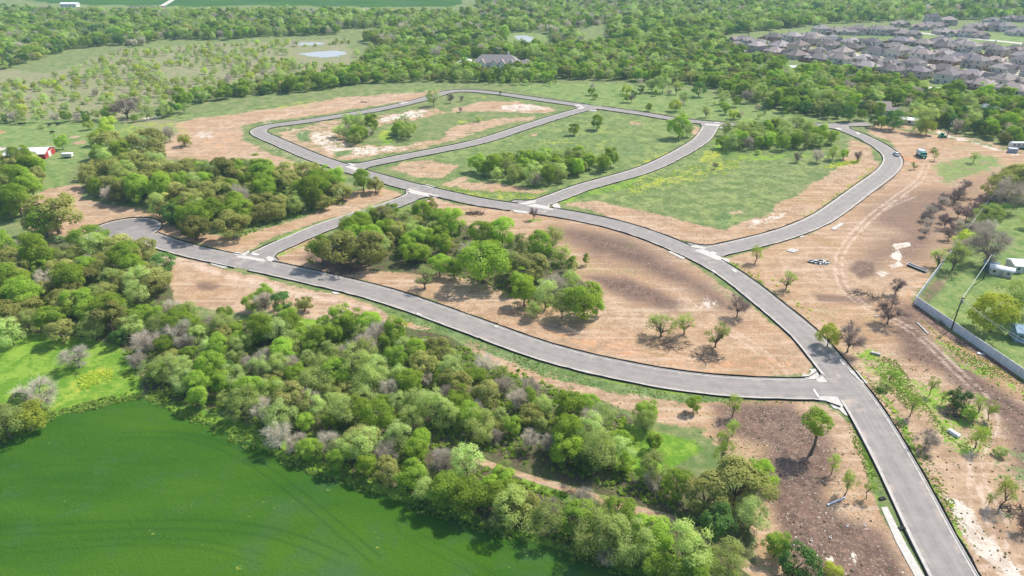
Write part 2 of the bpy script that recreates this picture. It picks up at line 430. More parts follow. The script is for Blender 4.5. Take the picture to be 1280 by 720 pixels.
# lower middle cleared lot
g('soil', .9, 6, (880,540),(960,500),(1030,505),(1060,530),(1085,580),(1110,640),(1150,720),(1190,800),(1000,800),(960,740),(940,660),(950,600))
g('dark', 1, 12, (890,505),(990,508),(1030,540),(1050,590),(1040,625),(1060,650),(1110,670),(1140,730),(1150,780),(1010,780),(985,700),(975,660),(960,600),(960,560),(900,540))
g('rust', .45, 4, (980,690),(1010,672),(1060,655),(1075,650),(1078,660),(1040,675),(1000,695)); g('chalk', .7, 3, (1063,693),(1073,694),(1077,712),(1066,706)); g('chalk', .5, 2, (1032,697),(1042,696),(1044,704),(1034,704))
g('bright', .6, 3, (1060,525),(1075,540),(1095,580),(1108,620),(1125,660),(1150,705),(1165,730),(1155,730),(1130,690),(1112,650),(1095,610),(1075,560),(1062,540))
# right side
g('soil', 1, 6, (905,325),(950,308),(1000,296),(1050,270),(1110,220),(1130,200),(1118,180),(1075,162),(1090,158),(1180,172),(1290,196),(1500,240),(1500,330),(1300,215),(1262,212),(1205,290),(1143,378),(1280,475),(1400,560),(1500,900),(1270,900),(1225,720),(1180,640),(1110,530),(1060,460),(1010,400),(950,350))
g('scrub', .62, 7, (1130,215),(1170,240),(1190,215),(1275,190),(1262,215),(1180,320),(1140,300),(1120,250))
g('lawn', .62, 9, (1158,205),(1220,190),(1255,195),(1262,208),(1235,218),(1180,235),(1170,225))
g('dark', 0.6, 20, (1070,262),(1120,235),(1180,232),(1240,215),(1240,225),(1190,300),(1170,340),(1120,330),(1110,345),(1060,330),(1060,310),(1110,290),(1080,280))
g('rust', .8, 4, (1205,285),(1220,262),(1226,264),(1212,288)); g('rust', .6, 4, (1120,190),(1135,193),(1160,203),(1155,207),(1130,203))
g('rust', .5, 3, (1142,377),(1160,345),(1178,325),(1175,322),(1150,350),(1130,372))
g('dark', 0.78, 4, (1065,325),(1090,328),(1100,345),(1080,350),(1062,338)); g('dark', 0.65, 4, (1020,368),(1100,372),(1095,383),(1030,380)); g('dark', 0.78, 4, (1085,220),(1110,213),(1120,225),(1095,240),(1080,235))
g('chalk', .95, 2, (1112,309),(1135,305),(1136,311),(1115,315)); g('chalk', .85, 2, (1107,318),(1120,315),(1126,322),(1122,328),(1108,322)); g('chalk', .85, 2, (1106,332),(1122,328),(1130,334),(1114,338)); g('chalk', .85, 2, (1094,341),(1102,338),(1115,343),(1105,347)); g('chalk', .6, 2, (1122,356),(1130,354),(1132,359)); g('chalk', .6, 2, (1120,363),(1133,362),(1134,366))
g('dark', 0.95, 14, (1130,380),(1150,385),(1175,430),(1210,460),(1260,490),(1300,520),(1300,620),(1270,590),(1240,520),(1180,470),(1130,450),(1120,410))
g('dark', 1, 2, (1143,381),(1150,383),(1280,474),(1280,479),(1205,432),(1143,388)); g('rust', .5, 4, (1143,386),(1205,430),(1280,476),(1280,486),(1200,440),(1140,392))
g('bright', .45, 6, (1165,420),(1200,430),(1290,490),(1290,510),(1230,480),(1180,450)); g('bright', .55, 12, (1052,440),(1090,430),(1120,450),(1150,480),(1170,520),(1140,520),(1105,495),(1080,465))
g('bright', .8, 2, (905,325),(925,330),(960,360),(1000,395),(1050,450),(1062,465),(1056,466),(1010,410),(960,365),(920,340))
g('bright', .6, 3, (1085,482),(1095,482),(1130,530),(1165,590),(1190,640),(1230,715),(1222,715),(1180,640),(1140,570),(1100,505))
g('bright', .5, 8, (1130,470),(1200,490),(1240,520),(1235,570),(1190,580),(1160,540)); g('weeds', .4, 6, (1235,560),(1290,560),(1290,660),(1240,650))
g('chalk', .75, 5, (1180,617),(1200,625),(1250,680),(1300,730),(1270,730),(1220,690),(1190,650)); g('rust', .35, 8, (1150,560),(1180,600),(1240,680),(1260,730),(1230,730),(1190,650))
g('soil', .6, 3, (900,262),(920,262),(930,268),(905,268))
# yards behind the fence
g('lawn', 1, 4, (1150,372),(1180,330),(1215,280),(1262,216),(1290,205),(1500,250),(1500,640),(1280,465))
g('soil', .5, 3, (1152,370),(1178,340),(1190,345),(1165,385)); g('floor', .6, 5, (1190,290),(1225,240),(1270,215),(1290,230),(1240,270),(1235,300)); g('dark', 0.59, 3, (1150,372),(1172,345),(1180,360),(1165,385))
g('scrub', .5, 5, (1200,130),(1300,120),(1300,170),(1200,160)); g('soil', .6, 3, (1090,158),(1180,170),(1280,195),(1290,190),(1180,163),(1100,150))
g('chalk', .55, 1.5, (1170,163),(1210,176),(1280,194),(1280,197),(1210,181),(1168,168))
# wheel tracks: (centre line px, half gauge m, half width m, weight)
TR = [([(1200,712),(1260,700),(1245,620),(1215,610),(1207,588),(1216,565),(1240,545),(1250,520),(1238,500),(1215,480),(1180,450),(1150,415),(1120,400),(1080,385),(1055,365),(1048,340),(1050,315),(1062,300),(1090,270),(1130,240),(1150,225),(1158,205)], 1.0, .45, .9),
      ([(1260,720),(1230,690),(1220,640),(1218,600)], 1.0, .4, .7), ([(1150,205),(1160,195),(1200,192),(1260,197)], 1, .5, .5),
      ([(1140,245),(1100,262),(1060,300)], 1.2, .5, .7), ([(150,545),(200,541),(260,548),(330,585),(400,640),(470,700)], .9, .22, -.7),
      ([(-20,665),(120,658),(260,655),(350,665),(430,700)], 1.0, .25, -.6), ([(330,700),(250,676),(120,678),(0,690)], .8, .2, -.5), ([(560,640),(450,640),(560,690),(640,740)], 1., .25, -.4),
      ([(620,395),(700,410),(800,440),(900,455)], 1.1, .4, .5), ([(980,470),(930,420),(860,400),(700,392)], 1.2, .5, .5), ([(380,166),(330,150),(420,132),(520,115)], 1, .8, .6), ([(330,180),(375,198),(390,206)], 1, .4, .8)]

def ground():
    rad = lambda a: CAM_H/np.tan(np.radians(a))
    ph = np.r_[np.linspace(88, 54, 14)[:-1], np.arange(54, 2.6, -0.115), np.linspace(2.6, 0.9, 14)]
    rr = np.r_[0.5, rad(ph)]
    an = np.r_[np.linspace(-180, -49, 44)[:-1], np.arange(-49, 49, 0.115), np.linspace(49, 180, 44)[:-1]]
    A, RR = np.meshgrid(np.radians(an), rr)
    X = (RR*np.sin(A)).ravel(); Y = (RR*np.cos(A)).ravel()
    na, nr = len(an), len(rr)
    zc = Y*CP+CAM_H*SP; s = FPX/np.maximum(zc, 5)
    Wt = np.zeros((len(X), 12), np.float32)
    am = np.clip(5.0/s, .6, 6)
    fr = 2*np.pi/np.clip(am*9, 8, 50)
    XW = X+am*(np.sin(Y*.21+1.3*np.sin(X*.13))*.6+np.sin(Y*.06+X*.045)*.9); YW = Y+am*(np.sin(X*.19+1.7*np.sin(Y*.11+2))*.6+np.sin(X*.055-Y*.03+4)*.9)
    order = {n: i for i, n in enumerate(LAY)}
    for layer, w, fe, pts in GP:
        poly = W2([(p[0], max(p[1], -60)) for p in pts])
        c = poly.mean(0)
        lo = poly.min(0)-40; hi = poly.max(0)+40
        m = (X > lo[0]) & (X < hi[0]) & (Y > lo[1]) & (Y < hi[1])
        if not m.any(): continue
        d = sdist(XW[m], YW[m], poly) if layer not in ('lawn', 'crop') else sdist(X[m], Y[m], poly)
        # feather in metres at each vertex: pixels / (pixels per metre), wider along the view where foreshortened
        fm = fe/s[m]*1.6
        k = np.clip(0.5+0.5*d/fm, 0, 1)*w
        i = order[layer]
        Wt[m, i] = np.maximum(Wt[m, i], k)
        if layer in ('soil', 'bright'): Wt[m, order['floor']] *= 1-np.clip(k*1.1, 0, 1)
        if layer == 'soil': Wt[m, order['lawn']] *= 1-np.clip(k*1.15, 0, 1)
        if layer == 'chalk': Wt[m, order['lawn']] *= 1-np.clip(k, 0, 1)
        if layer == 'floor': Wt[m, order['soil']] *= 1-.6*np.clip(k, 0, 1)
    # crop is exclusive
    cr = Wt[:, order['crop']]
    for nme in ('floor', 'soil', 'dark', 'bright'):
        Wt[:, order[nme]] *= np.clip(1-(cr-.4)*3, 0, 1)
    dk = np.zeros(len(X), np.float32)
    for line, gg, hw, w in TR:
        l = resample(W2(line), 3.0, 3); n = normals(l)
        lo = l.min(0)-6; hi = l.max(0)+6
        m = (X > lo[0]) & (X < hi[0]) & (Y > lo[1]) & (Y < hi[1])
        d = np.minimum(line_dist(X[m], Y[m], l+n*gg), line_dist(X[m], Y[m], l-n*gg))
        k = np.clip(1.3-d/hw, 0, 1)*abs(w)
        if w > 0: Wt[m, 11] = np.maximum(Wt[m, 11], k)
        else: dk[m] = np.maximum(dk[m], k)
    idx = np.arange(nr*na).reshape(nr, na)
    a = idx[:-1, :]; b = np.roll(idx, -1, 1)[:-1, :]; c = np.roll(idx, -1, 1)[1:, :]; d = idx[1:, :]
    Fq = np.stack([a.ravel(), d.ravel(), c.ravel(), b.ravel()], 1)
    inner = idx[0, ::-1]
    Z = np.zeros(len(X))
    at = {'wa': ('FLOAT_COLOR', Wt[:, 0:4]), 'wb': ('FLOAT_COLOR', Wt[:, 4:8]), 'wc': ('FLOAT_COLOR', Wt[:, 8:12]), 'rut': ('FLOAT', dk)}
    me = np_mesh('ground', np.c_[X, Y, Z], Fq, True, at)
    o = link('ground', me, None, ground_mat()); tag(o, kind='structure')
    return o

def ground_mat():
    t = NT('ground')
    pos = t.pos()
    n_f = t.noise(1.1, 6, .75, pos)            # fine clods and tufts
    n_m = t.noise(.16, 5, .65, pos)            # metres
    n_l = t.noise(.03, 4, .6, pos)             # large patches
    n_t = t.noise(3.5, 3, .8, pos)
    n_v = t.noise(.45, 5, .7, pos, w=3.3)
    def two(a, b, f, lo=.35, hi=.65): return t.mix(t.smooth(f, lo, hi), a, b)
    def layer(base, w, col, k, nz, c0=.42, c1=.58):
        f = t.math('MULTIPLY_ADD', t.math('SUBTRACT', nz, .5), k, w)
        return t.mix(t.smooth(f, c0, c1), base, col)
    def seps(name):
        x = t.n('ShaderNodeSeparateColor'); a = t.n('ShaderNodeAttribute', attribute_name=name)
        t.L.new(a.outputs['Color'], x.inputs[0]); return [x.outputs[0], x.outputs[1], x.outputs[2], a.outputs['Alpha']]
    wa, wb, wc = seps('wa'), seps('wb'), seps('wc')
    st_ = lambda v, k: t.math('MULTIPLY_ADD', t.math('SUBTRACT', v, .5), k, .5)
    nmix = st_(t.math('ADD', t.math('MULTIPLY', n_m, .5), t.math('MULTIPLY', n_v, .5)), 2.4)
    nfine = st_(t.math('ADD', t.math('ADD', t.math('MULTIPLY', n_f, .4), t.math('MULTIPLY', n_v, .35)), t.math('MULTIPLY', n_m, .25)), 2.6)
    n_f = st_(n_f, 1.5); n_v = st_(n_v, 1.6); n_t = st_(n_t, 1.4)
    col = two((.12, .19, .055), (.27, .28, .12), nmix, .25, .75)
    col = t.mix(t.math('MULTIPLY', t.smooth(n_f, .5, .75), .6), col, (.11, .16, .065))
    scrub = two((.30, .27, .16), (.20, .25, .09), nmix, .4, .6)
    scrub = t.mix(t.smooth(n_f, .52, .7), scrub, (.36, .28, .22))
    col = layer(col, wa[0], scrub, 1.1, nmix)
    soil = two((.36, .24, .145), (.53, .375, .24), nmix, .3, .7)
    soil = t.mix(t.smooth(n_l, .42, .62), soil, t.mix(t.smooth(nmix, .3, .7), (.41, .24, .13), (.51, .325, .195)))
    soil = t.mix(t.math('MULTIPLY', t.smooth(n_f, .48, .66), .55), soil, (.29, .185, .125))
    soil = t.mix(t.math('MULTIPLY', t.smooth(n_t, .55, .75), .4), soil, (.68, .54, .43))
    soil = t.mix(t.math('MULTIPLY', t.smooth(t.math('ADD', t.math('MULTIPLY', n_l, .6), t.math('MULTIPLY', n_f, .4)), .53, .66), .7), soil, (.25, .26, .11))
    gm = t.n('ShaderNodeMapping'); gm.inputs['Scale'].default_value = (.035, .55, 1); gm.inputs['Rotation'].default_value = (0, 0, R(28)); t.L.new(pos, gm.inputs[0])
    gs = st_(t.noise(1.0, 4, .65, gm.outputs[0]), 1.6)
    soil = t.mix(t.math('MULTIPLY', t.smooth(gs, .5, .75), .5), soil, (.62, .48, .36))
    soil = t.mix(t.math('MULTIPLY', t.smooth(gs, .42, .2), .45), soil, (.31, .205, .14))
    col = layer(col, wa[2], soil, 1.25, nfine)
    lawn = two((.13, .22, .06), (.28, .33, .115), nmix, .25, .75)
    lawn = t.mix(t.math('MULTIPLY', t.smooth(n_f, .5, .7), .6), lawn, (.10, .17, .05))
    lawn = t.mix(t.math('MULTIPLY', t.smooth(n_f, .42, .2), .5), lawn, (.36, .36, .17))
    col = layer(col, wb[3], lawn, .9, nmix)
    rust = two((.42, .21, .11), (.55, .31, .17), n_v)
    col = layer(col, wc[2], rust, 1.2, nfine)
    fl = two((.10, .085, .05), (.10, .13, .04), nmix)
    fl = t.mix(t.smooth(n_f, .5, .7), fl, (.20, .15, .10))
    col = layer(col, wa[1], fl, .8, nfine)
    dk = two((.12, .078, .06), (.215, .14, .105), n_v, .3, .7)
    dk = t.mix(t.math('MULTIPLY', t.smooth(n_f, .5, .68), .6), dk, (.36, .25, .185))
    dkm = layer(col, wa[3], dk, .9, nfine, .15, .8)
    col = dkm
    chalk = two((.52, .43, .34), (.68, .61, .53), n_v)
    col = layer(col, wb[0], chalk, 1.4, nfine)
    br = two((.13, .26, .025), (.24, .37, .05), nmix, .38, .62)
    br = t.mix(t.math('MULTIPLY', t.smooth(n_f, .5, .7), .5), br, (.09, .2, .03))
    col = layer(col, wb[1], br, 1.2, nfine)
    wd = two((.10, .165, .055), (.20, .27, .10), n_v)
    col = layer(col, wc[0], wd, 1.3, nfine)
    # crop
    st = t.n('ShaderNodeMapping'); st.inputs['Scale'].default_value = (.012, .05, .05); st.inputs['Rotation'].default_value = (0, 0, R(18))
    t.L.new(pos, st.inputs[0])
    n_c = t.noise(1.0, 4, .6, st.outputs[0])
    cr = two((.026, .098, .007), (.070, .165, .009), n_c, .3, .7)
    cr = t.mix(t.math('MULTIPLY', t.smooth(n_m, .5, .68), .45), cr, (.062, .135, .045))
    cr = t.mix(t.math('MULTIPLY', t.smooth(n_t, .42, .7), .55), cr, (.016, .075, .010))
    cr = t.mix(t.math('MULTIPLY', t.smooth(n_f, .5, .8), .35), cr, (.085, .17, .02))
    cr = t.mix(t.math('MULTIPLY', t.smooth(t.noise(.022, 4, .65, pos, w=7.0), .5, .62), .6), cr, (.06, .125, .048))
    cr = t.mix(t.math('MULTIPLY', t.attr('rut'), .5), cr, (.010, .042, .010))
    col = layer(col, wb[2], cr, 1.1, nfine, .35, .65)
    ye = two((.46, .44, .05), (.30, .36, .06), n_f)
    col = layer(col, wc[1], ye, 2.0, nfine, .5, .62)
    trk = two((.60, .45, .34), (.7, .55, .44), n_v)
    tf = t.math('MULTIPLY', wc[3], t.smooth(n_v, .3, .55))
    col = t.mix(t.math('MULTIPLY', tf, .75), col, trk)
    t.color(col)
    h = t.math('ADD', n_f, t.math('MULTIPLY', n_t, .4))
    t.bump(h, .55, .35)
    t.set(Roughness=.95); t.b.inputs['Specular IOR Level'].default_value = .1
    return t.m
ground()
# ------------------------------------------------------------------ materials shared by hard surfaces
def asphalt_mat():
    t = NT('asphalt')
    uv = t.n('ShaderNodeUVMap', uv_map='uv').outputs[0]
    sx = t.n('ShaderNodeSeparateXYZ'); t.L.new(uv, sx.inputs[0]); u, v = sx.outputs[0], sx.outputs[1]
    pos = t.pos()
    n = t.noise(.35, 5, .7, pos); nf = t.noise(9, 3, .8, pos)
    mp = t.n('ShaderNodeMapping'); mp.inputs['Scale'].default_value = (2.2, .03, 1); t.L.new(uv, mp.inputs[0])
    ns = t.noise(1.0, 4, .65, mp.outputs[0])
    col = t.mix(t.smooth(n, .3, .7), (.25, .225, .205), (.325, .294, .268))
    col = t.mix(t.math('MULTIPLY', t.smooth(ns, .45, .65), .35), col, (.215, .2, .205))
    col = t.mix(t.math('MULTIPLY', t.smooth(nf, .5, .75), .3), col, (.40, .37, .36))
    seam = t.smooth(t.math('ABSOLUTE', t.math('ADD', u, t.math('MULTIPLY', t.math('SUBTRACT', n, .5), .1))), .14, .02)
    col = t.mix(t.math('MULTIPLY', seam, .35), col, (.15, .14, .145))
    wp = t.smooth(t.math('ABSOLUTE', t.math('SUBTRACT', t.math('ABSOLUTE', u), 1.55)), .55, .1)
    col = t.mix(t.math('MULTIPLY', wp, t.math('MULTIPLY', ns, .35)), col, (.38, .35, .33))
    # dusty edges
    ed = t.smooth(t.math('ABSOLUTE', u), 2.2, 3.3)
    col = t.mix(t.math('MULTIPLY', ed, t.smooth(n, .42, .7)), col, (.45, .37, .30))
    t.color(col); t.bump(nf, .3, .02); t.set(Roughness=.85)
    return t.m
M = {}
M['asphalt'] = asphalt_mat()
M['concrete'] = plain('concrete', (.54, .51, .46), .12, 1.2, .85, dirt=(.5, .42, .34))
M['gutter'] = plain('gutter_concrete', (.47, .445, .41), .14, .8, .85, dirt=(.42, .36, .30))
M['black_fabric'] = plain('black_fabric', (.022, .02, .024), .3, 2, .8)
M['stake'] = plain('stake_wood', (.3, .22, .14), .2, 5)
M['white_paint'] = plain('road_paint', (.82, .8, .76), .06, 3, .6)
M['white_metal'] = plain('white_metal', (.82, .82, .84), .06, 1.5, .45)
M['grey_metal'] = plain('grey_metal', (.42, .44, .48), .12, 1.5, .45, .4)
M['black_metal'] = plain('black_metal', (.03, .03, .035), .2, 4, .5)
M['bark'] = plain('bark', (.13, .10, .08), .3, 3, .95)
M['wood_grey'] = plain('weathered_wood', (.22, .18, .15), .25, 6, .9)
M['fence_wood'] = plain('fence_boards', (.28, .15, .09), .25, 4, .9, rnd=.15)
M['glass'] = plain('window_glass', (.05, .065, .09), .1, 1, .12)
M['rubber'] = plain('rubber', (.025, .025, .025), .1, 5, .9)

def strip_mesh(name, a, b, z0, z1, mat, uv=None, parent=None, kind=None):
    """sheet between two world polylines"""
    n = len(a)
    V = np.vstack([np.c_[a, np.full(n, z0)], np.c_[b, np.full(n, z1)]])
    i = np.arange(n-1)
    Fq = np.stack([i, i+n, i+n+1, i+1], 1)
    me = np_mesh(name, V, Fq)
    # face up
    if len(me.polygons) and me.polygons[0].normal.z < 0: me.flip_normals()
    if uv is not None:
        ul = me.uv_layers.new(name='uv')
        li = np.zeros(len(me.loops), np.int32); me.loops.foreach_get('vertex_index', li)
        ul.data.foreach_set('uv', uv[li].astype(np.float32).ravel())
    o = link(name, me, parent, mat)
    if kind: tag(o, kind=kind)
    return o
STREETNAME = {'A': 'main loop street', 'B': 'cul-de-sac street', 'C': 'short connector street', 'D': 'upper cross street', 'E': 'middle cross street', 'F': 'eastern loop street'}
for zi, (k, l) in enumerate(LINES.items()):
    fl = FL[k]; n = normals(l)
    s = np.arange(len(l))*STEP
    hw = HA+fl
    a = l-n*hw[:, None]; b = l+n*hw[:, None]
    uv = np.vstack([np.c_[-hw, s], np.c_[hw, s]])
    strip_mesh('street', a, b, .03+zi*.006, .03+zi*.006, M['asphalt'], uv, kind='structure')
    # crowned kerbs and gutters along both sides, broken where another street joins
    for sd in (-1, 1):
        e = l+n*(sd*(HK+fl))[:, None]
        ok = road_dist(e[:, 0], e[:, 1], k) > HK-.15
        if k in 'B': ok &= np.hypot(e[:, 0]-BULB_C[0], e[:, 1]-BULB_C[1]) > BULB_R-.2
        if k != 'A': pass
        for r0, r1 in runs(ok):
            sl = slice(r0, r1)
            ll, nn, ff = l[sl], n[sl], fl[sl]
            off = lambda w: ll+nn*(sd*(w+ff))[:, None]
            strip_mesh('gutter', off(HA-.04), off(HG), .075, .072, M['gutter'], kind='structure')
            p0, p1, p2 = off(HG), off(HK+.02), off(HK+.03)
            V = np.vstack([np.c_[p0, np.full(len(p0), .07)], np.c_[p0, np.full(len(p0), .17)], np.c_[p1, np.full(len(p0), .17)], np.c_[p2, np.full(len(p0), 0.0)]])
            m_ = len(p0); i = np.arange(m_-1)
            Fq = np.vstack([np.stack([i+q*m_, i+(q+1)*m_, i+(q+1)*m_+1, i+q*m_+1], 1) for q in range(3)])
            me = np_mesh('kerb', V, Fq)
            o = link('kerb', me, None, M['concrete']); tag(o, kind='structure')
# cul-de-sac bulb
cang = np.linspace(0, 2*math.pi, 49)[:-1]
dirB = LINES['B'][3]-LINES['B'][0]; neck = math.atan2(dirB[1], dirB[0])
disc = MB(); ring = [(BULB_C[0]+BULB_R*.95*math.cos(a), BULB_C[1]+BULB_R*.95*math.sin(a)) for a in cang]
disc.add([(p[0], p[1], .026) for p in ring], [tuple(range(48))])
o = disc.build('turning_circle', M['asphalt']); tag(o, kind='structure')
aa = np.linspace(neck+.36, neck+2*math.pi-.36, 60)
arc = lambda r: np.c_[BULB_C[0]+r*np.cos(aa), BULB_C[1]+r*np.sin(aa)]
strip_mesh('gutter', arc(BULB_R*.94), arc(BULB_R-.1), .075, .072, M['gutter'], kind='structure')
strip_mesh('kerb', arc(BULB_R-.1), arc(BULB_R+.08), .17, .17, M['concrete'], kind='structure')

# ------------------------------------------------------------------ black silt fences along the kerbs
def silt_fence(pts, label, h=.42, wob=.12):
    pts = np.asarray(pts); c = pts.mean(0)
    root = empty('silt_fence', (c[0], c[1], 0))
    tag(root, label, 'silt fence', 'black silt fences along the kerbs')
    m = MB(); n = normals(pts); q = pts+n*(RNG.uniform(-wob, wob, len(pts)))[:, None]-c
    hh = h+RNG.uniform(-.08, .06, len(q)); t = .03
    V = []; Fc = []
    for i, p in enumerate(q):
        w = n[i]*t
        V += [(p[0]-w[0], p[1]-w[1], 0), (p[0]-w[0], p[1]-w[1], hh[i]), (p[0]+w[0], p[1]+w[1], hh[i]), (p[0]+w[0]*4, p[1]+w[1]*4, .02)]
    for i in range(len(q)-1):
        b = i*4
        for k in range(3): Fc.append((b+k, b+k+1, b+k+5, b+k+4))
    m.add(V, Fc); m.build('fabric', M['black_fabric'], root)
    s = MB()
    for i in range(0, len(q), 1):
        p = q[i]; s.box(p[0]-.03, p[0]+.03, p[1]-.03, p[1]+.03, 0, hh[i]+.12)
    st = s.build('stake', M['stake'], root); st['kind'] = 'stuff'
    return root
SIDE = {-1: 'right', 1: 'left'}
place_words = {}
def where(x, y):
    px, py = to_px(x, y)
    hx = 'left' if px < 430 else ('centre' if px < 850 else 'right')
    return px, py, hx
FE_GAP = {'D': (1,), 'C': ()}
LM = [((1050,485), 'the lower street junction'), ((890,318), 'the eastern junction'), ((672,258), 'the middle cross street'), ((530,240), 'the connector junction'), ((445,212), 'the upper cross street'),
      ((320,165), 'the sharp western bend'), ((315,324), 'the cul-de-sac junction'), ((165,285), 'the cul-de-sac'), ((742,134), 'the top cross junction'), ((889,155), 'the northern T junction'), ((1118,200), 'the car on the eastern bend'), ((1045,158), 'the far north-east corner'),
      ((570,113), 'the topmost bend'), ((750,458), 'the lower street curve'), ((590,405), 'the central cleared lot'), ((1150,640), 'the concrete footpath')]
LMW = [(P(*a)[:2], b) for a, b in LM]
used_f = set()
ORDW = ['first', 'second', 'third', 'fourth', 'fifth', 'sixth', 'seventh', 'eighth', 'ninth', 'tenth', 'eleventh', 'twelfth', 'thirteenth', 'fourteenth', 'fifteenth', 'sixteenth', 'seventeenth', 'eighteenth', 'nineteenth']
TENS = {2: 'twenty', 3: 'thirty', 4: 'forty', 5: 'fifty', 6: 'sixty', 7: 'seventy', 8: 'eighty', 9: 'ninety'}
TENO = {2: 'twentieth', 3: 'thirtieth', 4: 'fortieth', 5: 'fiftieth', 6: 'sixtieth', 7: 'seventieth', 8: 'eightieth', 9: 'ninetieth'}
def ordw(i):
    if i < 19: return ORDW[i]
    t, u = divmod(i+1, 10)
    return TENO[t] if u == 0 else TENS[t]+'-'+ORDW[u-1]
for k, l in LINES.items():
    n = normals(l); fl = FL[k]
    for sd in (-1, 1):
        jog = np.zeros(len(l))
        e = l+n*(sd*(HK+.32+fl))[:, None]
        ok = road_dist(e[:, 0], e[:, 1], k) > HK+.5
        if k == 'B': ok &= np.hypot(e[:, 0]-BULB_C[0], e[:, 1]-BULB_C[1]) > BULB_R+.4
        if k == 'C' and sd == 1: ok &= (np.arange(len(l)) < 8) | (np.arange(len(l)) > len(l)-8)
        for r0, r1 in runs(ok):
            # long runs are separate fences of up to about 70 m
            L = r1-r0; nseg = max(1, round(L*STEP/85)); cut = np.linspace(r0, r1-1, nseg+1).astype(int)
            for c0, c1 in zip(cut[:-1], cut[1:]):
                if c1-c0 < 2: continue
                seg = e[c0:c1+1]; mid = seg[len(seg)//2]
                nm = sorted(LMW, key=lambda q: math.hypot(q[0][0]-mid[0], q[0][1]-mid[1]))
                px0 = to_px(*l[(c0+c1)//2]); px1 = to_px(*mid)
                side = ('far' if px1[1] < px0[1] else 'near') if abs(px1[1]-px0[1]) > abs(px1[0]-px0[0])*.6 else ('left' if px1[0] < px0[0] else 'right')
                kn = {'A': 'main loop', 'B': 'cul-de-sac street', 'C': 'connector', 'D': 'upper cross street', 'E': 'middle cross street', 'F': 'eastern loop'}[k]
                for sec in range(1, len(nm)):
                    u, v = (re_.replace('the ', '').replace(' on eastern bend', '').replace('central ', '') for re_ in (nm[0][1], nm[sec][1]))
                    lab = f'silt fence {side} of {kn} between {u} and {v}'
                    if lab not in used_f and len(lab.split()) <= 16: break
                used_f.add(lab)
                silt_fence(seg, lab)
aa = np.linspace(neck+.42, neck+2*math.pi-1.6, 40)
silt_fence(arc(BULB_R+.5), 'low black silt fence curving round the cul-de-sac turning circle')

# ------------------------------------------------------------------ pale concrete ramps, aprons and pads
def slab(pts, z=.12, name='pavement', mat='concrete', z0=-.02):
    w = [P(*p)[:2] for p in pts]
    m = MB().prism(w, z0, z); o = m.build(name, M[mat]); tag(o, kind='structure'); return o
for i, pts in enumerate([
 [(1002,471),(1004,467.5),(1011,469),(1014,465),(1011,462.5),(1019,461.5),(1024,470),(1021,474),(1012,475)],
 [(1022,497),(1046,496.5),(1052,505),(1062,520),(1057,520),(1048,512),(1042,511),(1036,504),(1024,502)],
 [(1048,449),(1052,450),(1057,457),(1053,457)], [(1061,464),(1070,463),(1085,480),(1077,479.5)],
 [(290,317.5),(296,315.5),(304,317),(311,313.5),(313,314.5),(305,320),(296,320)], [(332,323),(336,320.5),(342,322.5),(343,328),(335,327)],
 [(262,330.3),(269,328.8),(285,334),(280,336)], [(415,365),(423,366),(425,368),(417,368)], [(519,392),(523,391.3),(528,394),(525,396)], [(617,407),(622,407.5),(625,410),(619,410)],
 [(725,464),(731,463.5),(739,466),(737,468)], [(507,238.5),(512,236),(518,238.5),(514,242)], [(533,246),(541,243.5),(549,245.2),(545,248)],
 [(526,232),(533,230.8),(544,233.5),(540,236)], [(428,205.5),(436,204.3),(446,206.5),(441,208)], [(648,255.5),(660,252),(671,250.8),(668,254),(658,256.5)], [(690,257),(695,253),(699,256),(701,261),(694,262)],
 [(640,262.5),(643,265.5),(660,267.8),(659,264.5)], [(862,309),(869,306.8),(884,310.3),(880,312)], [(898,325),(905,322.5),(912,325),(911,329),(903,328)],
 [(834,315),(840,314.2),(857,322.5),(853,324.5)], [(886,338),(892,338),(897,342),(892,343)], [(717,131.6),(724,130.6),(731,135),(725,137)], [(738,136.8),(747,137.3),(745,139.5),(736,139)], [(498,128.5),(507,126.6),(511,128),(502,130.4)],
 [(892,152.6),(900,152.9),(900,154.3),(893,154.4)], [(901,157.8),(904,159.2),(902,161.6),(898.5,159.8)], [(1043,160.8),(1049,159.8),(1053,162),(1047,163)], [(1069,165.5),(1073,165.6),(1076,168.5),(1072,168.6)],
 [(999,296.4),(1003,294.8),(1006,296),(1001,297.6)], [(913,337),(917,336),(922,340),(919,341.6)]]):
    slab(pts, .16+.005*(i % 3))
# flush concrete valley gutters across the side-street mouths
for i, pts in enumerate([[(294,321.5),(303,319),(331,324.5),(330,327.5)], [(512,241.5),(519,238.3),(546,244.3),(541,247)], [(431,208.6),(438,207),(457,213.5),(449,215)], [(657,257.5),(668,254.8),(697,260.5),(690,262.8)],
                         [(868,313.5),(878,311),(909,325),(901,327)], [(1019,474),(1028,470),(1034,478),(1023,478)], [(1021,496),(1030,495.5),(1048,496.5),(1046,498.2)], [(881,156.6),(882,154.6),(904,155.8),(902,158)]]):
    slab(pts, .078+.003*(i % 2), 'valley_gutter')
for pts in [[(1016.3,487),(1018,486.6),(1024,495.7),(1022,496.2)], [(313.5,317.8),(316.5,316.5),(324.5,318.2),(322,319.2)], [(888,315.6),(890,314.6),(896,316.8),(894.5,317.6)]]:
    slab(pts, .0835, 'stop_line', 'white_paint', .07)
slab([(1101,634.5),(1109,634),(1131,678),(1156,722),(1176,756),(1166,758),(1144,722),(1120,678)], .13, 'footpath')
# expansion joints in the footpath are real gaps filled by darker strips
for i in range(9):
    t = i/9
    a = P(1103+t*48, 640+t*88); b = P(1112+t*48, 640+t*88)
    m = MB(); m.box(0, math.hypot(b[0]-a[0], b[1]-a[1]), -.04, .04, .1, .134)
    o = m.build('footpath_joint', M['gutter']); o.location = (a[0], a[1], 0); tag(o, kind='structure')
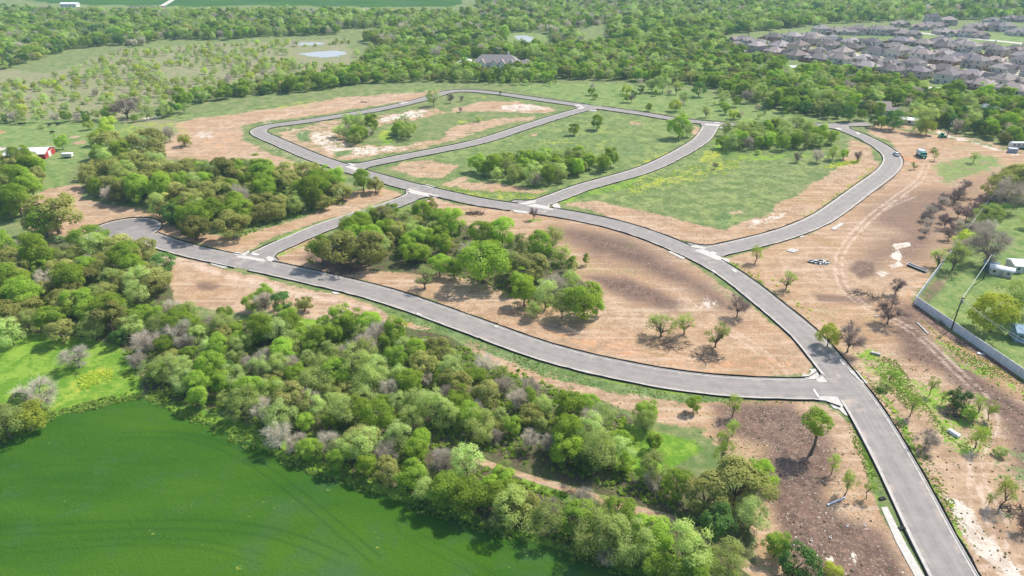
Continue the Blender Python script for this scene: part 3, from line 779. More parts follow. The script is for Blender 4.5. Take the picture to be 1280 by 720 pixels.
# ponds
def pond(pts):
    w = W2(pts); c = w.mean(0)
    l = resample(np.vstack([w, w[:1]]), 5, 2)[:-1]
    l = l+normals(l)*RNG.uniform(-2.6, 2.6, len(l))[:, None]
    m = MB(); m.add([(p[0], p[1], .05) for p in l], [tuple(range(len(l)))])
    o = m.build('water', M['water']); tag(o, kind='structure'); return l
wt = NT('pond_water'); wt.color((.40, .42, .43)); wt.set(Roughness=.4); wt.b.inputs['Specular IOR Level'].default_value = .6
wt.bump(wt.noise(.8, 3, .6, wt.pos()), .15, .1); M['water'] = wt.m
POND = [[(372,67.5),(385,65),(405,64),(425,62.5),(432,64),(429,69),(420,72.5),(400,71.5),(384,70.5)], [(362,54),(380,53),(408,52.5),(405,56),(392,57.5),(370,56.5)],
        [(641,46),(652,43.5),(662,44.5),(668,50),(664,53.5),(652,51.5)], [(432,62),(438,61),(440,65),(434,66)]]
for p in POND: pond(p)
# ------------------------------------------------------------------ foliage materials
def leaf_mat(name, stops, trans=.35, rough=.6, twig=False):
    t = NT(name)
    tone = t.attr('tone')
    r = t.rand()
    v = t.math('ADD', t.math('MULTIPLY', tone, .45), t.math('MULTIPLY', r, .55))
    col = t.ramp(v, stops)
    hs = t.n('ShaderNodeHueSaturation')
    t.put(hs.inputs['Hue'], t.math('MULTIPLY_ADD', r, .03, .485))
    t.put(hs.inputs['Value'], t.math('MULTIPLY_ADD', t.math('FRACT', t.math('MULTIPLY', r, 17.3)), .5, .78))
    t.put(hs.inputs['Color'], col); col = hs.outputs[0]
    for q in list(t.N):
        if q.type == 'BSDF_PRINCIPLED': t.N.remove(q)
    d = t.n('ShaderNodeBsdfDiffuse'); t.L.new(col, d.inputs[0])
    tr = t.n('ShaderNodeBsdfTranslucent')
    hs2 = t.n('ShaderNodeHueSaturation'); hs2.inputs['Saturation'].default_value = 1.15; hs2.inputs['Value'].default_value = 1.25
    t.L.new(col, hs2.inputs['Color']); t.L.new(hs2.outputs[0], tr.inputs[0])
    mx = t.n('ShaderNodeMixShader'); mx.inputs[0].default_value = trans+.08
    t.L.new(d.outputs[0], mx.inputs[1]); t.L.new(tr.outputs[0], mx.inputs[2]); t.L.new(mx.outputs[0], t.out.inputs[0])
    return t.m
M['leaf_elm'] = leaf_mat('fresh_leaves', [(.0, (0.169, 0.269, 0.041)), (.45, (0.284, 0.411, 0.059)), (1, (0.447, 0.552, 0.099))], .42)
M['leaf_oak'] = leaf_mat('oak_leaves', [(0, (0.195, 0.227, 0.065)), (.5, (0.338, 0.358, 0.104)), (1, (0.559, 0.533, 0.195))], .34)
M['leaf_pale'] = leaf_mat('budding_leaves', [(0, (0.297, 0.381, 0.119)), (.5, (0.433, 0.524, 0.179)), (1, (0.606, 0.667, 0.298))], .42)
M['leaf_young'] = leaf_mat('young_leaves', [(0, (0.234, 0.339, 0.059)), (.5, (0.339, 0.456, 0.088)), (1, (0.468, 0.562, 0.152))], .42)
M['leaf_yellow'] = leaf_mat('yellow_green_leaves', [(0, (0.338, 0.425, 0.062)), (1, (0.575, 0.625, 0.125))], .4)
M['leaf_dark'] = leaf_mat('dark_leaves', [(0, (0.088, 0.169, 0.054)), (.5, (0.135, 0.243, 0.061)), (1, (0.216, 0.338, 0.088))], .32)
M['twig'] = leaf_mat('bare_twigs', [(0, (0.414, 0.356, 0.287)), (.5, (0.552, 0.494, 0.402)), (1, (0.690, 0.632, 0.529))], .15)
M['twig_dark'] = leaf_mat('dark_twigs', [(0, (0.180, 0.135, 0.128)), (1, (0.360, 0.285, 0.255))], .1)
M['trunk'] = plain('tree_bark', (.16, .125, .10), .3, 2, .95, rnd=.2)

def unit(v): return v/(np.linalg.norm(v, axis=-1, keepdims=True)+1e-9)
def crown(name, seed, cz, rx, rz, nl, lr, nq, leaf, up=.35, asp=1.0, inner=.45, flat=0.0, cone=False, twigs=0, wt=.02, wl=.16):
    g_ = np.random.default_rng(seed)
    d = unit(g_.normal(size=(nl, 3))+[0, 0, .25])
    rr = g_.uniform(inner, 1, nl)**.6
    lump = 1+.22*np.sin(3*np.arctan2(d[:, 1], d[:, 0])+g_.uniform(0, 6))*np.cos(2*d[:, 2]+g_.uniform(0, 6))
    ctr = d*(rr*lump)[:, None]*np.array([rx, rx*asp, rz])*.80
    if cone:
        hh = (ctr[:, 2]/rz+1)/2; ctr[:, :2] *= (1.25-1.1*hh)[:, None]
    lrad = lr*g_.uniform(.6, 1.35, nl)
    ltone = g_.uniform(0, 1, nl)
    li = g_.choice(nl, nq, p=lrad**2/np.sum(lrad**2))
    out = unit(ctr*np.array([1, 1, rx/rz]))[li]
    dd = unit(unit(g_.normal(size=(nq, 3)))+.75*out+[0, 0, up])
    p = ctr[li]+dd*(lrad[li]*g_.uniform(.62, 1.08, nq))[:, None]*np.array([1, 1, .82])
    p[:, 2] += cz
    p[:, 2] = np.maximum(p[:, 2], .05+g_.uniform(0, .1, nq))
    nrm = unit(dd+g_.normal(size=(nq, 3))*.30+[0, 0, .5])
    tt = unit(np.cross(nrm, g_.normal(size=(nq, 3)))); bb = np.cross(nrm, tt)
    sz = leaf*g_.uniform(.55, 1.4, nq)
    A = tt*sz[:, None]; B = bb*(sz*g_.uniform(.5, .9, nq))[:, None]
    V = np.stack([p-A, p-B*.9+A*.1, p+A, p+B-A*.15], 1).reshape(-1, 3)
    tone = np.repeat(np.clip(ltone[li]*.7+g_.uniform(0, .3, nq), 0, 1), 4)
    Fq = np.arange(nq*4).reshape(-1, 4)
    if twigs:
        k = twigs; i2 = g_.integers(0, nl, k)
        d2 = unit(g_.normal(size=(k, 3))*.8+unit(ctr[i2]+[0, 0, .4]))
        q0 = ctr[i2]+d2*(lrad[i2]*g_.uniform(-.2, .9, k))[:, None]; q0[:, 2] += cz
        q0[:, 2] = np.maximum(q0[:, 2], .05)
        sd = unit(np.cross(d2, g_.normal(size=(k, 3))))*wt
        ln = (wl*g_.uniform(.5, 1.5, k))[:, None]*d2
        V2 = np.stack([q0-sd, q0+sd, q0+ln+sd*.3, q0+ln-sd*.3], 1).reshape(-1, 3)
        V = np.vstack([V, V2]); Fq = np.arange(len(V)).reshape(-1, 4)
        tone = np.r_[tone, np.repeat(g_.uniform(0, 1, k), 4)]
    return np_mesh(name, V, Fq, False, {'tone': ('FLOAT', tone)}), ctr+[0, 0, cz]
def trunk(name, seed, ctr, cz, base, r, nlimb=6, lean=0.0, sides=6, sub=0, split=.5):
    g_ = np.random.default_rng(seed+500)
    m = MB()
    fork = np.array([lean*g_.uniform(-1, 1), lean*g_.uniform(-1, 1), base])
    bend = g_.normal(size=3)*.04*base; bend[2] = 0
    m.tube([(0, 0, -.05), (0, 0, base*.12), tuple(fork*.5+bend), tuple(fork)], [r*1.5, r*1.05, r*.85, r*.75], sides)
    idx = g_.choice(len(ctr), min(nlimb, len(ctr)), replace=False)
    for i in idx:
        e = ctr[i]; st = fork*g_.uniform(.75, 1); mid = st*.45+e*.55+g_.normal(size=3)*.06; mid[2] += .02
        m.tube([tuple(st), tuple(st*.8+e*.2+np.array([0, 0, .06])), tuple(mid), tuple(e)], [r*.55, r*.42, r*.26, r*.07], 5)
        for _ in range(sub):
            q = mid*.7+st*.3 if g_.random() < .3 else mid*.6+e*.4
            e2 = q+unit(g_.normal(size=3)+unit(e-st)*1.2+np.array([0, 0, .5]))*g_.uniform(.25, .6)
            m.tube([tuple(q), tuple((q+e2)/2+g_.normal(size=3)*.03), tuple(e2)], [r*.2, r*.13, r*.03], 4)
    me = bpy.data.meshes.new(name); me.from_pydata(m.v, [], m.f); me.update(); me.materials.append(M['trunk'])
    return me
PROTO = {}      # kind -> list of (crown mesh, trunk mesh)
def proto(kind, n, mat, cw, tk, seed):
    PROTO[kind] = []
    for i in range(n):
        cm, ctr = crown(kind+'_crown', seed+i, **{k: (v(i) if callable(v) else v) for k, v in cw.items()})
        cm.materials.append(M[mat])
        tm = trunk(kind+'_trunk', seed+i, ctr, cw['cz'] if not callable(cw['cz']) else cw['cz'](i), **tk)
        PROTO[kind].append((cm, tm))
# sizes are for a crown of radius 1
proto('oak', 5, 'leaf_oak', dict(cz=lambda i: .95+.05*(i % 3), rx=1, rz=.72, nl=lambda i: 30+4*i, lr=.30, nq=5200, leaf=.044, asp=lambda i: .85+.07*i, inner=.35), dict(base=.5, r=.07, nlimb=8), 100)
proto('elm', 5, 'leaf_elm', dict(cz=1.15, rx=.95, rz=.95, nl=lambda i: 26+5*i, lr=.33, nq=5400, leaf=.043, asp=lambda i: .85+.06*i, inner=.3), dict(base=.55, r=.06, nlimb=8), 200)
proto('pale', 5, 'leaf_pale', dict(cz=1.15, rx=.92, rz=.95, nl=lambda i: 24+4*i, lr=.32, nq=3800, leaf=.033, inner=.25, twigs=700, wt=.008, wl=.25, up=.5), dict(base=.45, r=.045, nlimb=14, sub=2), 300)
proto('yellow', 3, 'leaf_yellow', dict(cz=.85, rx=.95, rz=.75, nl=26, lr=.34, nq=3400, leaf=.045, inner=.3, twigs=100, wt=.01), dict(base=.35, r=.05, nlimb=8), 400)
proto('bare', 4, 'twig', dict(cz=1.2, rx=.85, rz=.9, nl=26, lr=.3, nq=60, leaf=.02, inner=.2, twigs=3000, wt=.0075, wl=.26), dict(base=.5, r=.05, nlimb=18, sub=4), 500)
proto('baredark', 3, 'twig_dark', dict(cz=1.2, rx=.85, rz=.9, nl=24, lr=.3, nq=40, leaf=.02, inner=.2, twigs=2200, wt=.008, wl=.26), dict(base=.5, r=.055, nlimb=18, sub=4), 550)
proto('dark', 3, 'leaf_dark', dict(cz=1.05, rx=.9, rz=.95, nl=28, lr=.32, nq=3200, leaf=.05, inner=.3), dict(base=.4, r=.06, nlimb=6), 600)
proto('column', 3, 'leaf_elm', dict(cz=1.55, rx=.8, rz=1.45, nl=26, lr=.3, nq=2600, leaf=.045, cone=True, inner=.25), dict(base=.6, r=.06, nlimb=5), 700)
proto('lone', 3, 'leaf_elm', dict(cz=1.95, rx=.9, rz=.85, nl=20, lr=.36, nq=2800, leaf=.045, asp=.8, inner=.2), dict(base=1.5, r=.075, nlimb=7, lean=.12), 800)
proto('sapling', 4, 'leaf_young', dict(cz=1.9, rx=.72, rz=1.15, nl=20, lr=.32, nq=1500, leaf=.036, inner=.15, twigs=350, wt=.01, wl=.28), dict(base=.95, r=.055, nlimb=10, lean=.25, sub=1), 900)
proto('sparse', 3, 'leaf_pale', dict(cz=1.15, rx=.9, rz=.8, nl=18, lr=.26, nq=420, leaf=.05, inner=.3, twigs=900, wt=.008, wl=.25), dict(base=.35, r=.07, nlimb=16, sub=4), 950)
proto('shrub', 3, 'leaf_pale', dict(cz=.5, rx=.95, rz=.55, nl=18, lr=.34, nq=900, leaf=.07, inner=.2, twigs=150, wt=.012, wl=.25), dict(base=.15, r=.04, nlimb=5), 1000)
NAMES = {'oak': 'oak_tree', 'elm': 'leafy_tree', 'pale': 'budding_tree', 'yellow': 'yellow_green_tree', 'bare': 'bare_tree', 'baredark': 'bare_tree', 'dark': 'dark_tree', 'column': 'conical_tree', 'lone': 'lone_tree', 'sapling': 'young_tree', 'sparse': 'half_bare_tree', 'shrub': 'shrub'}
LOOK = {'oak': ['olive-brown round', 'olive domed', 'mottled olive'], 'elm': ['bright green full', 'fresh green round', 'vivid green broad'], 'pale': ['pale grey-green', 'soft pale green', 'light budding'], 'yellow': ['yellow-green low', 'yellow-green round'],
        'bare': ['bare grey', 'leafless tan-grey'], 'baredark': ['bare dark brown'], 'dark': ['dark green dense', 'deep green rounded'], 'column': ['tall narrow green'], 'sapling': ['thin young'], 'sparse': ['half-bare spindly'], 'shrub': ['small pale bushy']}
TREES = []      # dict(kind, x, y, r, region, label, var, rz)
def T(px, py, wpx, kind, label=None, region=None, hs=1.0, var=None):
    x, y, _ = P(px, py); s = scale_at((x, y))
    TREES.append(dict(kind=kind, x=x, y=y, r=wpx/2/s*{'yellow': 1.38, 'elm': 1.22, 'column': 1.2, 'lone': 1.15}.get(kind, 1.18), region=region, label=label, hs=hs, var=var))

# ------------------------------------------------------------------ trees one can point at
T(1013.5,568,44,'lone','lone bright green tree with tall bare trunk on the dark cleared lot', hs=.95)
T(1039,593,18,'sapling','slim pale tree just right of the lone bright green tree', hs=1.05)
T(1056,619,24,'sapling','thin young tree above the white pipe on the dark lot', hs=.95)
T(1083,623,18,'sapling','young tree at the right edge of the dark lot, by the street', hs=.95)
T(915,634,76,'oak','great olive oak left of the dark cleared lot', var=1, hs=.85); T(880,640,52,'oak','left partner of the great olive oak by the dark lot'); T(948,612,34,'elm','greener crown on the right shoulder of the great olive oak')
T(899,590,28,'sapling','slim pale tree standing behind the great olive oak', hs=1.4); T(935,665,44,'pale','grey-green tree in front of the great olive oak')
T(893,672,40,'dark','dark blue-green tree at the foot of the great olive oak'); T(990,722,46,'dark','dark olive cedar-like tree at the bottom edge beside white ash'); T(1040,722,20,'yellow','small bright bush at the bottom edge of the dark lot')
T(968,695,30,'elm','bright green bush between the woods and the orange bank'); T(866,515,18,'elm','small bright bush below the grass verge of the lower street')
T(915,521,22,'sapling','slight pale tree below the lower street on brown soil', hs=.9); T(915,545,20,'sapling','twiggy pale sapling in the middle of the brown lot, lower of two', hs=.7)
T(1137,521,22,'sapling','slanting bright young tree right of the street junction', hs=.95); T(1162,494,16,'sapling','very slim tree leaning right beside the dirt track', hs=1.0); T(1177,505,13,'sapling','tiny slim tree left of the dark round tree', hs=.9)
T(1195,511,27,'dark','dark green round tree with a dense shadow by the dirt track', hs=.9); T(1218,523,20,'sapling','pale tree just right of the dark round tree', hs=1.0); T(1235,525,20,'sapling','second pale tree right of the dark round tree', hs=.8)
T(1208,524,20,'elm','low green bush at the foot of the dark round tree', hs=.6); T(1219,560,26,'sapling','green young tree beside the white tank', hs=.75)
T(1156,560,26,'bare','small bare tree right of the lower street', hs=.85); T(1250,634,30,'sapling','bright young tree right of the pale dirt road', hs=.85); T(1234,634,12,'sapling','spindly sapling beside the pale dirt road tree', hs=1.2)
T(1278,665,22,'baredark','dark bare tree cut by the right edge'); T(1112,480,18,'sapling','leaning sapling behind the concrete pad of the junction', hs=.8); T(1103,487,18,'shrub','low green bush behind the concrete pad of the junction')
T(1059,440,34,'baredark','twisted bare tree right of the main street', hs=.9); T(1034,433,22,'yellow','leafy clump left of the twisted bare tree', hs=1.3)
T(1109,405,32,'baredark','bare dark tree between the dirt track and the wall fence', hs=.8); T(944,329,20,'sapling','small green tree inside the eastern junction', hs=.65)
T(982,362,22,'sparse','half-bare small tree on the tan lot right of the main street', hs=1.0); T(1119,368,18,'baredark','thin bare tree beside the pale rubble', hs=1.0)
T(826,421,36,'sparse','multi-stemmed half-bare tree on the central cleared lot, leftmost', hs=.75); T(855,418,26,'sparse','darker half-bare tree right of the multi-stemmed one', hs=1.0)
T(894,434,30,'sparse','half-bare tree nearest the lower street on the cleared lot', hs=1.0); T(921,396,26,'baredark','bare tree beside the main street on the cleared lot', hs=.9)
T(531,361,28,'sparse','solitary half-bare tree above the lower street', hs=.95); T(667,275,9,'baredark','tiny bare tree on a green patch by the main street', hs=1.6)
T(732,332,13,'column','narrow conical tree, rightmost of the central clump', hs=.8); T(714,341,24,'column','broader conical tree beside the narrow one', hs=.6); T(575,292,10,'column','tiny conical tree behind the central clump', hs=.7)
T(603,354,54,'elm','big round vivid green tree in front of the central clump', hs=.85, var=2); T(550,345,24,'elm','small round green tree left of the big round tree'); T(568,347,20,'elm','bushy green tree touching the big round tree')
T(728,399,44,'elm','bright green tree at the lower right tip of the central clump', hs=.9); T(702,398,30,'pale','pale tree left of the bright lower right tip'); T(681,388,34,'pale','pale green tree along the lower edge of the central clump')
T(655,382,30,'elm','bright green tree at the lower left of the central clump tail'); T(663,352,42,'oak','olive round tree right of the big round vivid tree', hs=.9); T(694,370,30,'bare','grey leafless tree in the tail of the central clump', hs=.8)
T(640,345,26,'pale','soft green tree behind the olive round tree'); T(628,312,34,'elm','fresh green tree in the upper middle of the central clump'); T(604,314,32,'elm','fresh green tree left in the upper central clump')
T(590,296,16,'column','narrow green tree at the top of the central clump', hs=.7); T(675,326,32,'elm','green tree right of centre in the central clump'); T(690,315,28,'pale','pale green tree at the upper right of the central clump')
T(701,330,22,'pale','small pale tree behind the conical trees'); T(652,318,24,'pale','greyish tree in the heart of the central clump'); T(616,330,26,'elm','green tree behind the big round vivid tree'); T(586,330,24,'bare','grey tree between two greens of the central clump')
T(745,395,20,'elm','small green tree at the far right foot of the central clump'); T(667,398,20,'pale','low pale tree at the front of the central clump'); T(712,365,24,'pale','pale tree behind the lower right tip'); T(648,365,24,'elm','green tree between the olive and the lower left one')
T(427,332,0.1+46,'oak','olive-brown oak at the left end of the central grove', hs=.9); T(463,332,46,'oak','tan-olive oak beside the solitary half-bare tree', hs=.95); T(404,330,34,'elm','bright thin-trunked tree at the left tip of the grove', hs=.9)
T(746,162,15,'elm','round lone bush in the upper meadow, right of two'); T(717,169,12,'elm','smaller lone bush in the upper meadow, left of two'); T(848,173,24,'elm','green tree pair beside the T junction'); T(858,171,16,'pale','paler tree of the pair beside the T junction')
T(542,133,18,'pale','pale bush inside the western loop near the street'); T(563,129,9,'baredark','dark bare shrub inside the western loop'); T(577,127,6,'baredark','tiny dark shrub inside the western loop'); T(576,140,5,'baredark','lowest tiny dark shrub inside the western loop'); T(626,118,4,'dark','tiny dark bush beside the top street'); T(598,152,9,'shrub','small pale shrub in the upper loop meadow')
T(873,121,18,'dark','dark round tree in the meadow beyond the top street', hs=.9); T(899,122,10,'pale','slim pale tree right of the dark round tree'); T(904,130,13,'pale','pale tree below the slim pale one'); T(854,131,14,'pale','round pale tree left in the meadow beyond the street'); T(844,139,13,'yellow','yellow-green bush at the left of the far meadow')
T(882,147,12,'sparse','half-bare tree beside the top street', hs=1.1); T(907,143,10,'elm','small green tree above the T junction'); T(917,149,11,'yellow','bright small tree right above the T junction'); T(923,149,6,'dark','dark little bush beside the bright small tree'); T(852,149,10,'pale','low green bush touching the top street')
T(933,129,14,'bare','grey bush before the dark woods'); T(944,128,14,'pale','pale bush before the dark woods'); T(801,117,9,'dark','dark blue-green bush in the far meadow'); T(793,121,8,'dark','second dark bush in the far meadow'); T(789,128,9,'baredark','bare tree beside the two dark bushes')
T(783,118,10,'yellow','yellowish bush left of the dark bushes'); T(815,115,16,'pale','pale tree right of the dark bushes'); T(828,116,18,'pale','broad pale tree in the far meadow'); T(811,139,8,'elm','small bush above the top street middle'); T(845,118,12,'sparse','thin tree in the far meadow', hs=1.2)
T(1054,199,10,'elm','small green tree on the eastern lot before the bend'); T(1071,202,11,'baredark','dark bare bush beside the yellow flowers'); T(996,203,11,'baredark','dark twiggy bush below the eastern clump'); T(1020,203,14,'bare','grey bush below the eastern clump'); T(1040,200,16,'pale','pale bush below the eastern clump'); T(947,193,9,'shrub','low bush below the left of the eastern clump'); T(894,211,7,'baredark','tiny dark bush on the left of the eastern lot')
T(1034,148,14,'dark','dark tree above the north-east corner'); T(1061,152,18,'dark','round dark tree above the north-east corner, larger'); T(1076,150,11,'elm','green tree right of the larger dark one'); T(1046,148,12,'dark','dark tree left of the larger dark one'); T(1092,159,14,'dark','dark tree at the end of the north street'); T(1116,162,22,'dark','large dark green tree at the end of the north street'); T(1101,161,14,'elm','green tree between the dark trees at the street end'); T(1124,156,18,'pale','light tree behind the large dark one')
T(1151,166,28,'pale','broad grey-green tree beside the red-brown field edge'); T(1157,169,18,'yellow','olive bush at the foot of the broad grey-green tree'); T(1167,190,9,'shrub','small round shrub right of the green machine'); T(1168,201,9,'sapling','thin yellow sapling below the round shrub', hs=.7); T(1142,212,9,'sparse','faint yellow sapling below the green machine'); T(1216,204,14,'sapling','pale sapling on the green strip far right', hs=.6)
T(1205,240,12,'baredark','bare tree above the thicket by the fence', hs=1.2)
T(455,240,24,'elm','green tree right of the live oaks by the connector'); T(470,241,20,'oak','olive tree beside the connector mouth'); T(75,292,60,'oak','wide-spreading tan tree left of the turning circle', hs=.85); T(60,297,34,'elm','green tree at the foot of the wide-spreading tan tree')
T(246,300,34,'oak','small oak with visible trunk inside the cul-de-sac corner', hs=.9); T(293,299,40,'oak','grey-olive oak above the cul-de-sac junction', hs=.9)
T(317,390,20,'elm','fresh green tree left in the small group below the street'); T(332,391,24,'bare','grey tree in the small group below the street'); T(333,383,22,'elm','tall green tree of the small group below the street', hs=1.1); T(355,390,26,'dark','dark round tree of the small group below the street'); T(381,389,20,'oak','brown-olive tree at the right of the small group')
T(53,512,44,'bare','pale leafless tree on bright grass at far left', hs=.85); T(100,459,34,'bare','rounded leafless bush on bright grass above the yellow flowers', hs=.75); T(14,548,44,'pale','pale tree at left edge beside the crop field'); T(30,522,32,'dark','dark leafy tree at left edge behind the pale ones'); T(40,538,34,'yellow','yellow-green bush at left edge by the crop field'); T(-8,540,40,'oak','olive tree cut by the left edge'); T(18,432,34,'pale','round bush at left edge on the bright grass'); T(2,425,20,'elm','green bush cut by the left edge')
T(79,187,15,'elm','lone green tree right of the red barn'); T(121,182,16,'yellow','yellow-green tree on the pasture'); T(137,166,18,'yellow','wide yellow-green tree behind the pasture'); T(128,172,12,'yellow','middle yellow-green tree on the pasture'); T(112,162,10,'yellow','smallest yellow-green bush on the pasture'); T(52,161,7,'shrub','faint shrub among the cows')
T(160,149,36,'baredark','big reddish-brown tree in the far hedge', hs=.6); T(213,177,16,'bare','small bare tree beside the orange soil'); T(216,143,14,'dark','dark bush with grey stump in the far hedge'); T(231,183,14,'yellow','yellow bush right of the small bare tree'); T(143,198,40,'oak','dark olive oak right of the pasture', hs=.8); T(186,197,44,'oak','olive oak at the top of the live oak wood', hs=.8)
T(1190,338,30,'sparse','leaning half-green tree inside the fence corner', hs=1.1); T(1231,331,46,'bare','big bare many-stemmed tree in the back yard', hs=.9); T(1238,415,48,'yellow','large yellow-green round tree behind the wall fence', hs=.95); T(1268,395,52,'pale','pale brown budding tree at the right edge', hs=.8)
T(1207,312,24,'yellow','yellow-green tree over the fence line'); T(1172,334,22,'sparse','half-green tree left of the fence line')
for i, q in enumerate([(1207,275),(1213,268),(1221,262),(1228,258),(1197,272),(1190,290),(1185,300),(1202,300)]):
    T(*q, 16-(i % 3)*2, 'baredark', f'{["tall","thin","crooked","slender","short","wide","low","dusky"][i]} bare dark tree in the row left of the rail fence', hs=.9)
for i, q in enumerate([(1255,252,46),(1275,245,54),(1268,228,30)]): T(*q, 'oak', f'{["left","right","upper"][i]} of three tan-green oaks behind the fence at the far right', hs=.75)
T(1254,262,34,'bare','grey-green hazy tree below the tan-green oaks'); T(1232,285,34,'pale','dusty green tree right of the fence', hs=.7); T(1222,300,30,'bare','grey thicket tree right of the fence', hs=.7); T(1243,270,28,'dark','dark bush among the fence thicket', hs=.5); T(1283,285,16,'pale','bush on the lawn at the right edge')

T(118,318,40,'elm','fresh green tree at the lower left rim of the turning circle', hs=.8); T(150,322,38,'oak','olive tree hiding the lower rim of the turning circle', hs=.8); T(183,326,34,'oak','olive tree at the lower right rim of the turning circle', hs=.8); T(208,338,28,'dark','dark tree at the tip of the left wood near the tan lot', hs=.7)
# ------------------------------------------------------------------ woods: polygons of tree bases in photo pixels
WOODS = []
def wood(name, poly, sp, r0, r1, mix, nclump=25, dens=1.0): WOODS.append((name, W2([(p[0], max(p[1], -45)) for p in poly]), sp, r0, r1, mix, nclump, dens))
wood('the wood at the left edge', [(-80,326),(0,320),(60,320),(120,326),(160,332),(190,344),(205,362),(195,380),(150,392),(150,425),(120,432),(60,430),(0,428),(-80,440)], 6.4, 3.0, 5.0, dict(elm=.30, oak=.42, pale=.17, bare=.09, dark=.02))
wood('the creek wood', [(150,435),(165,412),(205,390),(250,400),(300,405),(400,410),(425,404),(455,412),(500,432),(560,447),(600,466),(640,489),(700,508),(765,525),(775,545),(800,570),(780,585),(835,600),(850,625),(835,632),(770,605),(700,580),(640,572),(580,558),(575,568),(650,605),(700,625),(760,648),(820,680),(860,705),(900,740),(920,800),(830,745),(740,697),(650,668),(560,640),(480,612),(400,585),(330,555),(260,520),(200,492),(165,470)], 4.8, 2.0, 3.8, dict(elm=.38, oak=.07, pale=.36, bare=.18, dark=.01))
wood('the lower creek wood', [(850,660),(880,668),(930,700),(960,715),(990,740),(1000,790),(930,790),(895,740)], 5.4, 2.2, 3.6, dict(elm=.4, pale=.4, dark=.1, bare=.1))
wood('the bushes beside the grass clearing', [(790,520),(830,525),(850,560),(840,590),(800,585),(785,560)], 6.0, 1.8, 2.8, dict(elm=.45, pale=.4, bare=.15))
wood('the live oak wood', [(95,245),(130,240),(200,240),(215,222),(260,218),(330,222),(420,235),(440,245),(425,254),(395,268),(350,280),(300,290),(255,292),(225,292),(205,285),(195,262),(150,255),(100,252)], 6.8, 3.3, 5.4, dict(oak=.55, elm=.28, pale=.12, dark=.03, bare=.02))
wood('the oaks right of the pasture', [(95,240),(115,215),(130,200),(200,200),(230,215),(215,225),(195,240),(120,245)], 7.5, 3.6, 5.2, dict(oak=.65, elm=.15, pale=.2))
wood('the grove left of the barn lane', [(-60,215),(0,209),(45,211),(60,226),(52,262),(30,275),(-60,285)], 7, 3.6, 5.5, dict(oak=.35, elm=.55, pale=.1))
wood('the grove above the lower street', [(415,300),(440,282),(500,268),(540,270),(575,295),(560,330),(540,338),(500,335),(480,322),(440,322),(415,318)], 6.2, 2.8, 4.4, dict(elm=.55, oak=.25, pale=.15, bare=.05))
wood('the willow clump of the middle lot', [(592,212),(630,205),(690,200),(745,202),(770,208),(765,215),(725,222),(690,232),(650,234),(630,228),(605,222)], 5.4, 2.6, 3.9, dict(pale=.6, elm=.35, bare=.05))
wood('the left clump of the western loop', [(417,168),(440,160),(468,163),(466,178),(450,184),(432,176)], 5.8, 2.6, 3.8, dict(pale=.45, elm=.45, bare=.1))
wood('the right clump of the western loop', [(493,158),(507,160),(517,170),(508,177),(497,172)], 5, 2.6, 3.6, dict(elm=.7, pale=.3))
wood('the clump of the eastern lot', [(897,186),(903,168),(940,164),(1000,164),(1038,170),(1042,183),(1005,188),(950,188),(915,190)], 5.6, 2.7, 4.0, dict(pale=.62, elm=.28, bare=.1))
wood('the bare thicket by the rail fence', [(1175,250),(1210,240),(1250,222),(1225,258),(1195,300),(1168,335),(1140,325),(1150,285)], 5.2, 1.7, 2.9, dict(baredark=.5, bare=.4, pale=.1), 15, .55)
wood('the thicket behind the rail fence', [(1192,322),(1225,275),(1262,228),(1285,232),(1285,258),(1245,285),(1222,318)], 5.4, 2.2, 3.6, dict(bare=.35, pale=.3, dark=.15, oak=.2), 15, .9)
# hedges and far belts
wood('the far hedge', [(-60,150),(0,151),(60,150),(110,149),(180,147),(240,137),(240,142),(180,153),(110,154),(0,156),(-60,160)], 6.5, 2.2, 3.8, dict(elm=.4, pale=.4, dark=.1, bare=.1))
wood('the belt above the western loop', [(215,140),(260,128),(340,118),(420,112),(440,106),(520,102),(560,103),(620,103),(690,104),(690,100),(620,92),(540,84),(500,82),(440,86),(400,100),(330,108),(260,120),(222,130)], 6.0, 2.6, 4.2, dict(elm=.55, pale=.28, oak=.1, dark=.07))
wood('the woods at upper left', [(-420,130),(-100,108),(0,90),(50,74),(90,62),(140,56),(170,60),(200,50),(290,50),(330,46),(420,44),(430,36),(580,35),(620,44),(640,36),(600,19),(500,19),(380,17),(240,18),(200,18),(100,18),(0,12),(-420,0)], 7.2, 3.0, 5.0, dict(elm=.33, dark=.14, pale=.30, oak=.08, bare=.15), 60)
wood('the northern woods', [(640,36),(560,34),(500,40),(450,52),(480,60),(560,62),(600,66),(640,60),(720,58),(730,50),(700,40),(760,30),(985,36),(1020,28),(1180,14),(1300,12),(1700,10),(1700,-45),(600,-45),(595,12)], 7.6, 3.2, 5.2, dict(elm=.28, dark=.14, pale=.28, oak=.12, bare=.18), 70)
wood('the woods round the white house', [(450,80),(470,66),(560,64),(640,62),(700,62),(760,56),(900,50),(905,58),(930,68),(900,82),(880,108),(780,102),(690,98),(560,90)], 6.6, 2.9, 4.5, dict(elm=.36, dark=.13, pale=.22, oak=.25, bare=.04), 45)
wood('the eastern woods', [(880,108),(900,84),(935,76),(990,84),(1050,93),(1100,102),(1180,118),(1290,132),(1600,150),(1600,240),(1290,186),(1205,172),(1165,160),(1130,150),(1080,144),(1010,145),(960,138),(930,122)], 6.5, 2.9, 4.7, dict(elm=.36, dark=.14, pale=.24, oak=.21, bare=.05), 40)
wood('the trees behind the far yards', [(905,56),(880,48),(985,36),(1040,30),(1180,24),(1280,26),(1600,30),(1600,20),(1000,20),(760,30),(760,52)], 8.0, 3.4, 5.5, dict(elm=.4, pale=.3, oak=.15, dark=.15), 50)
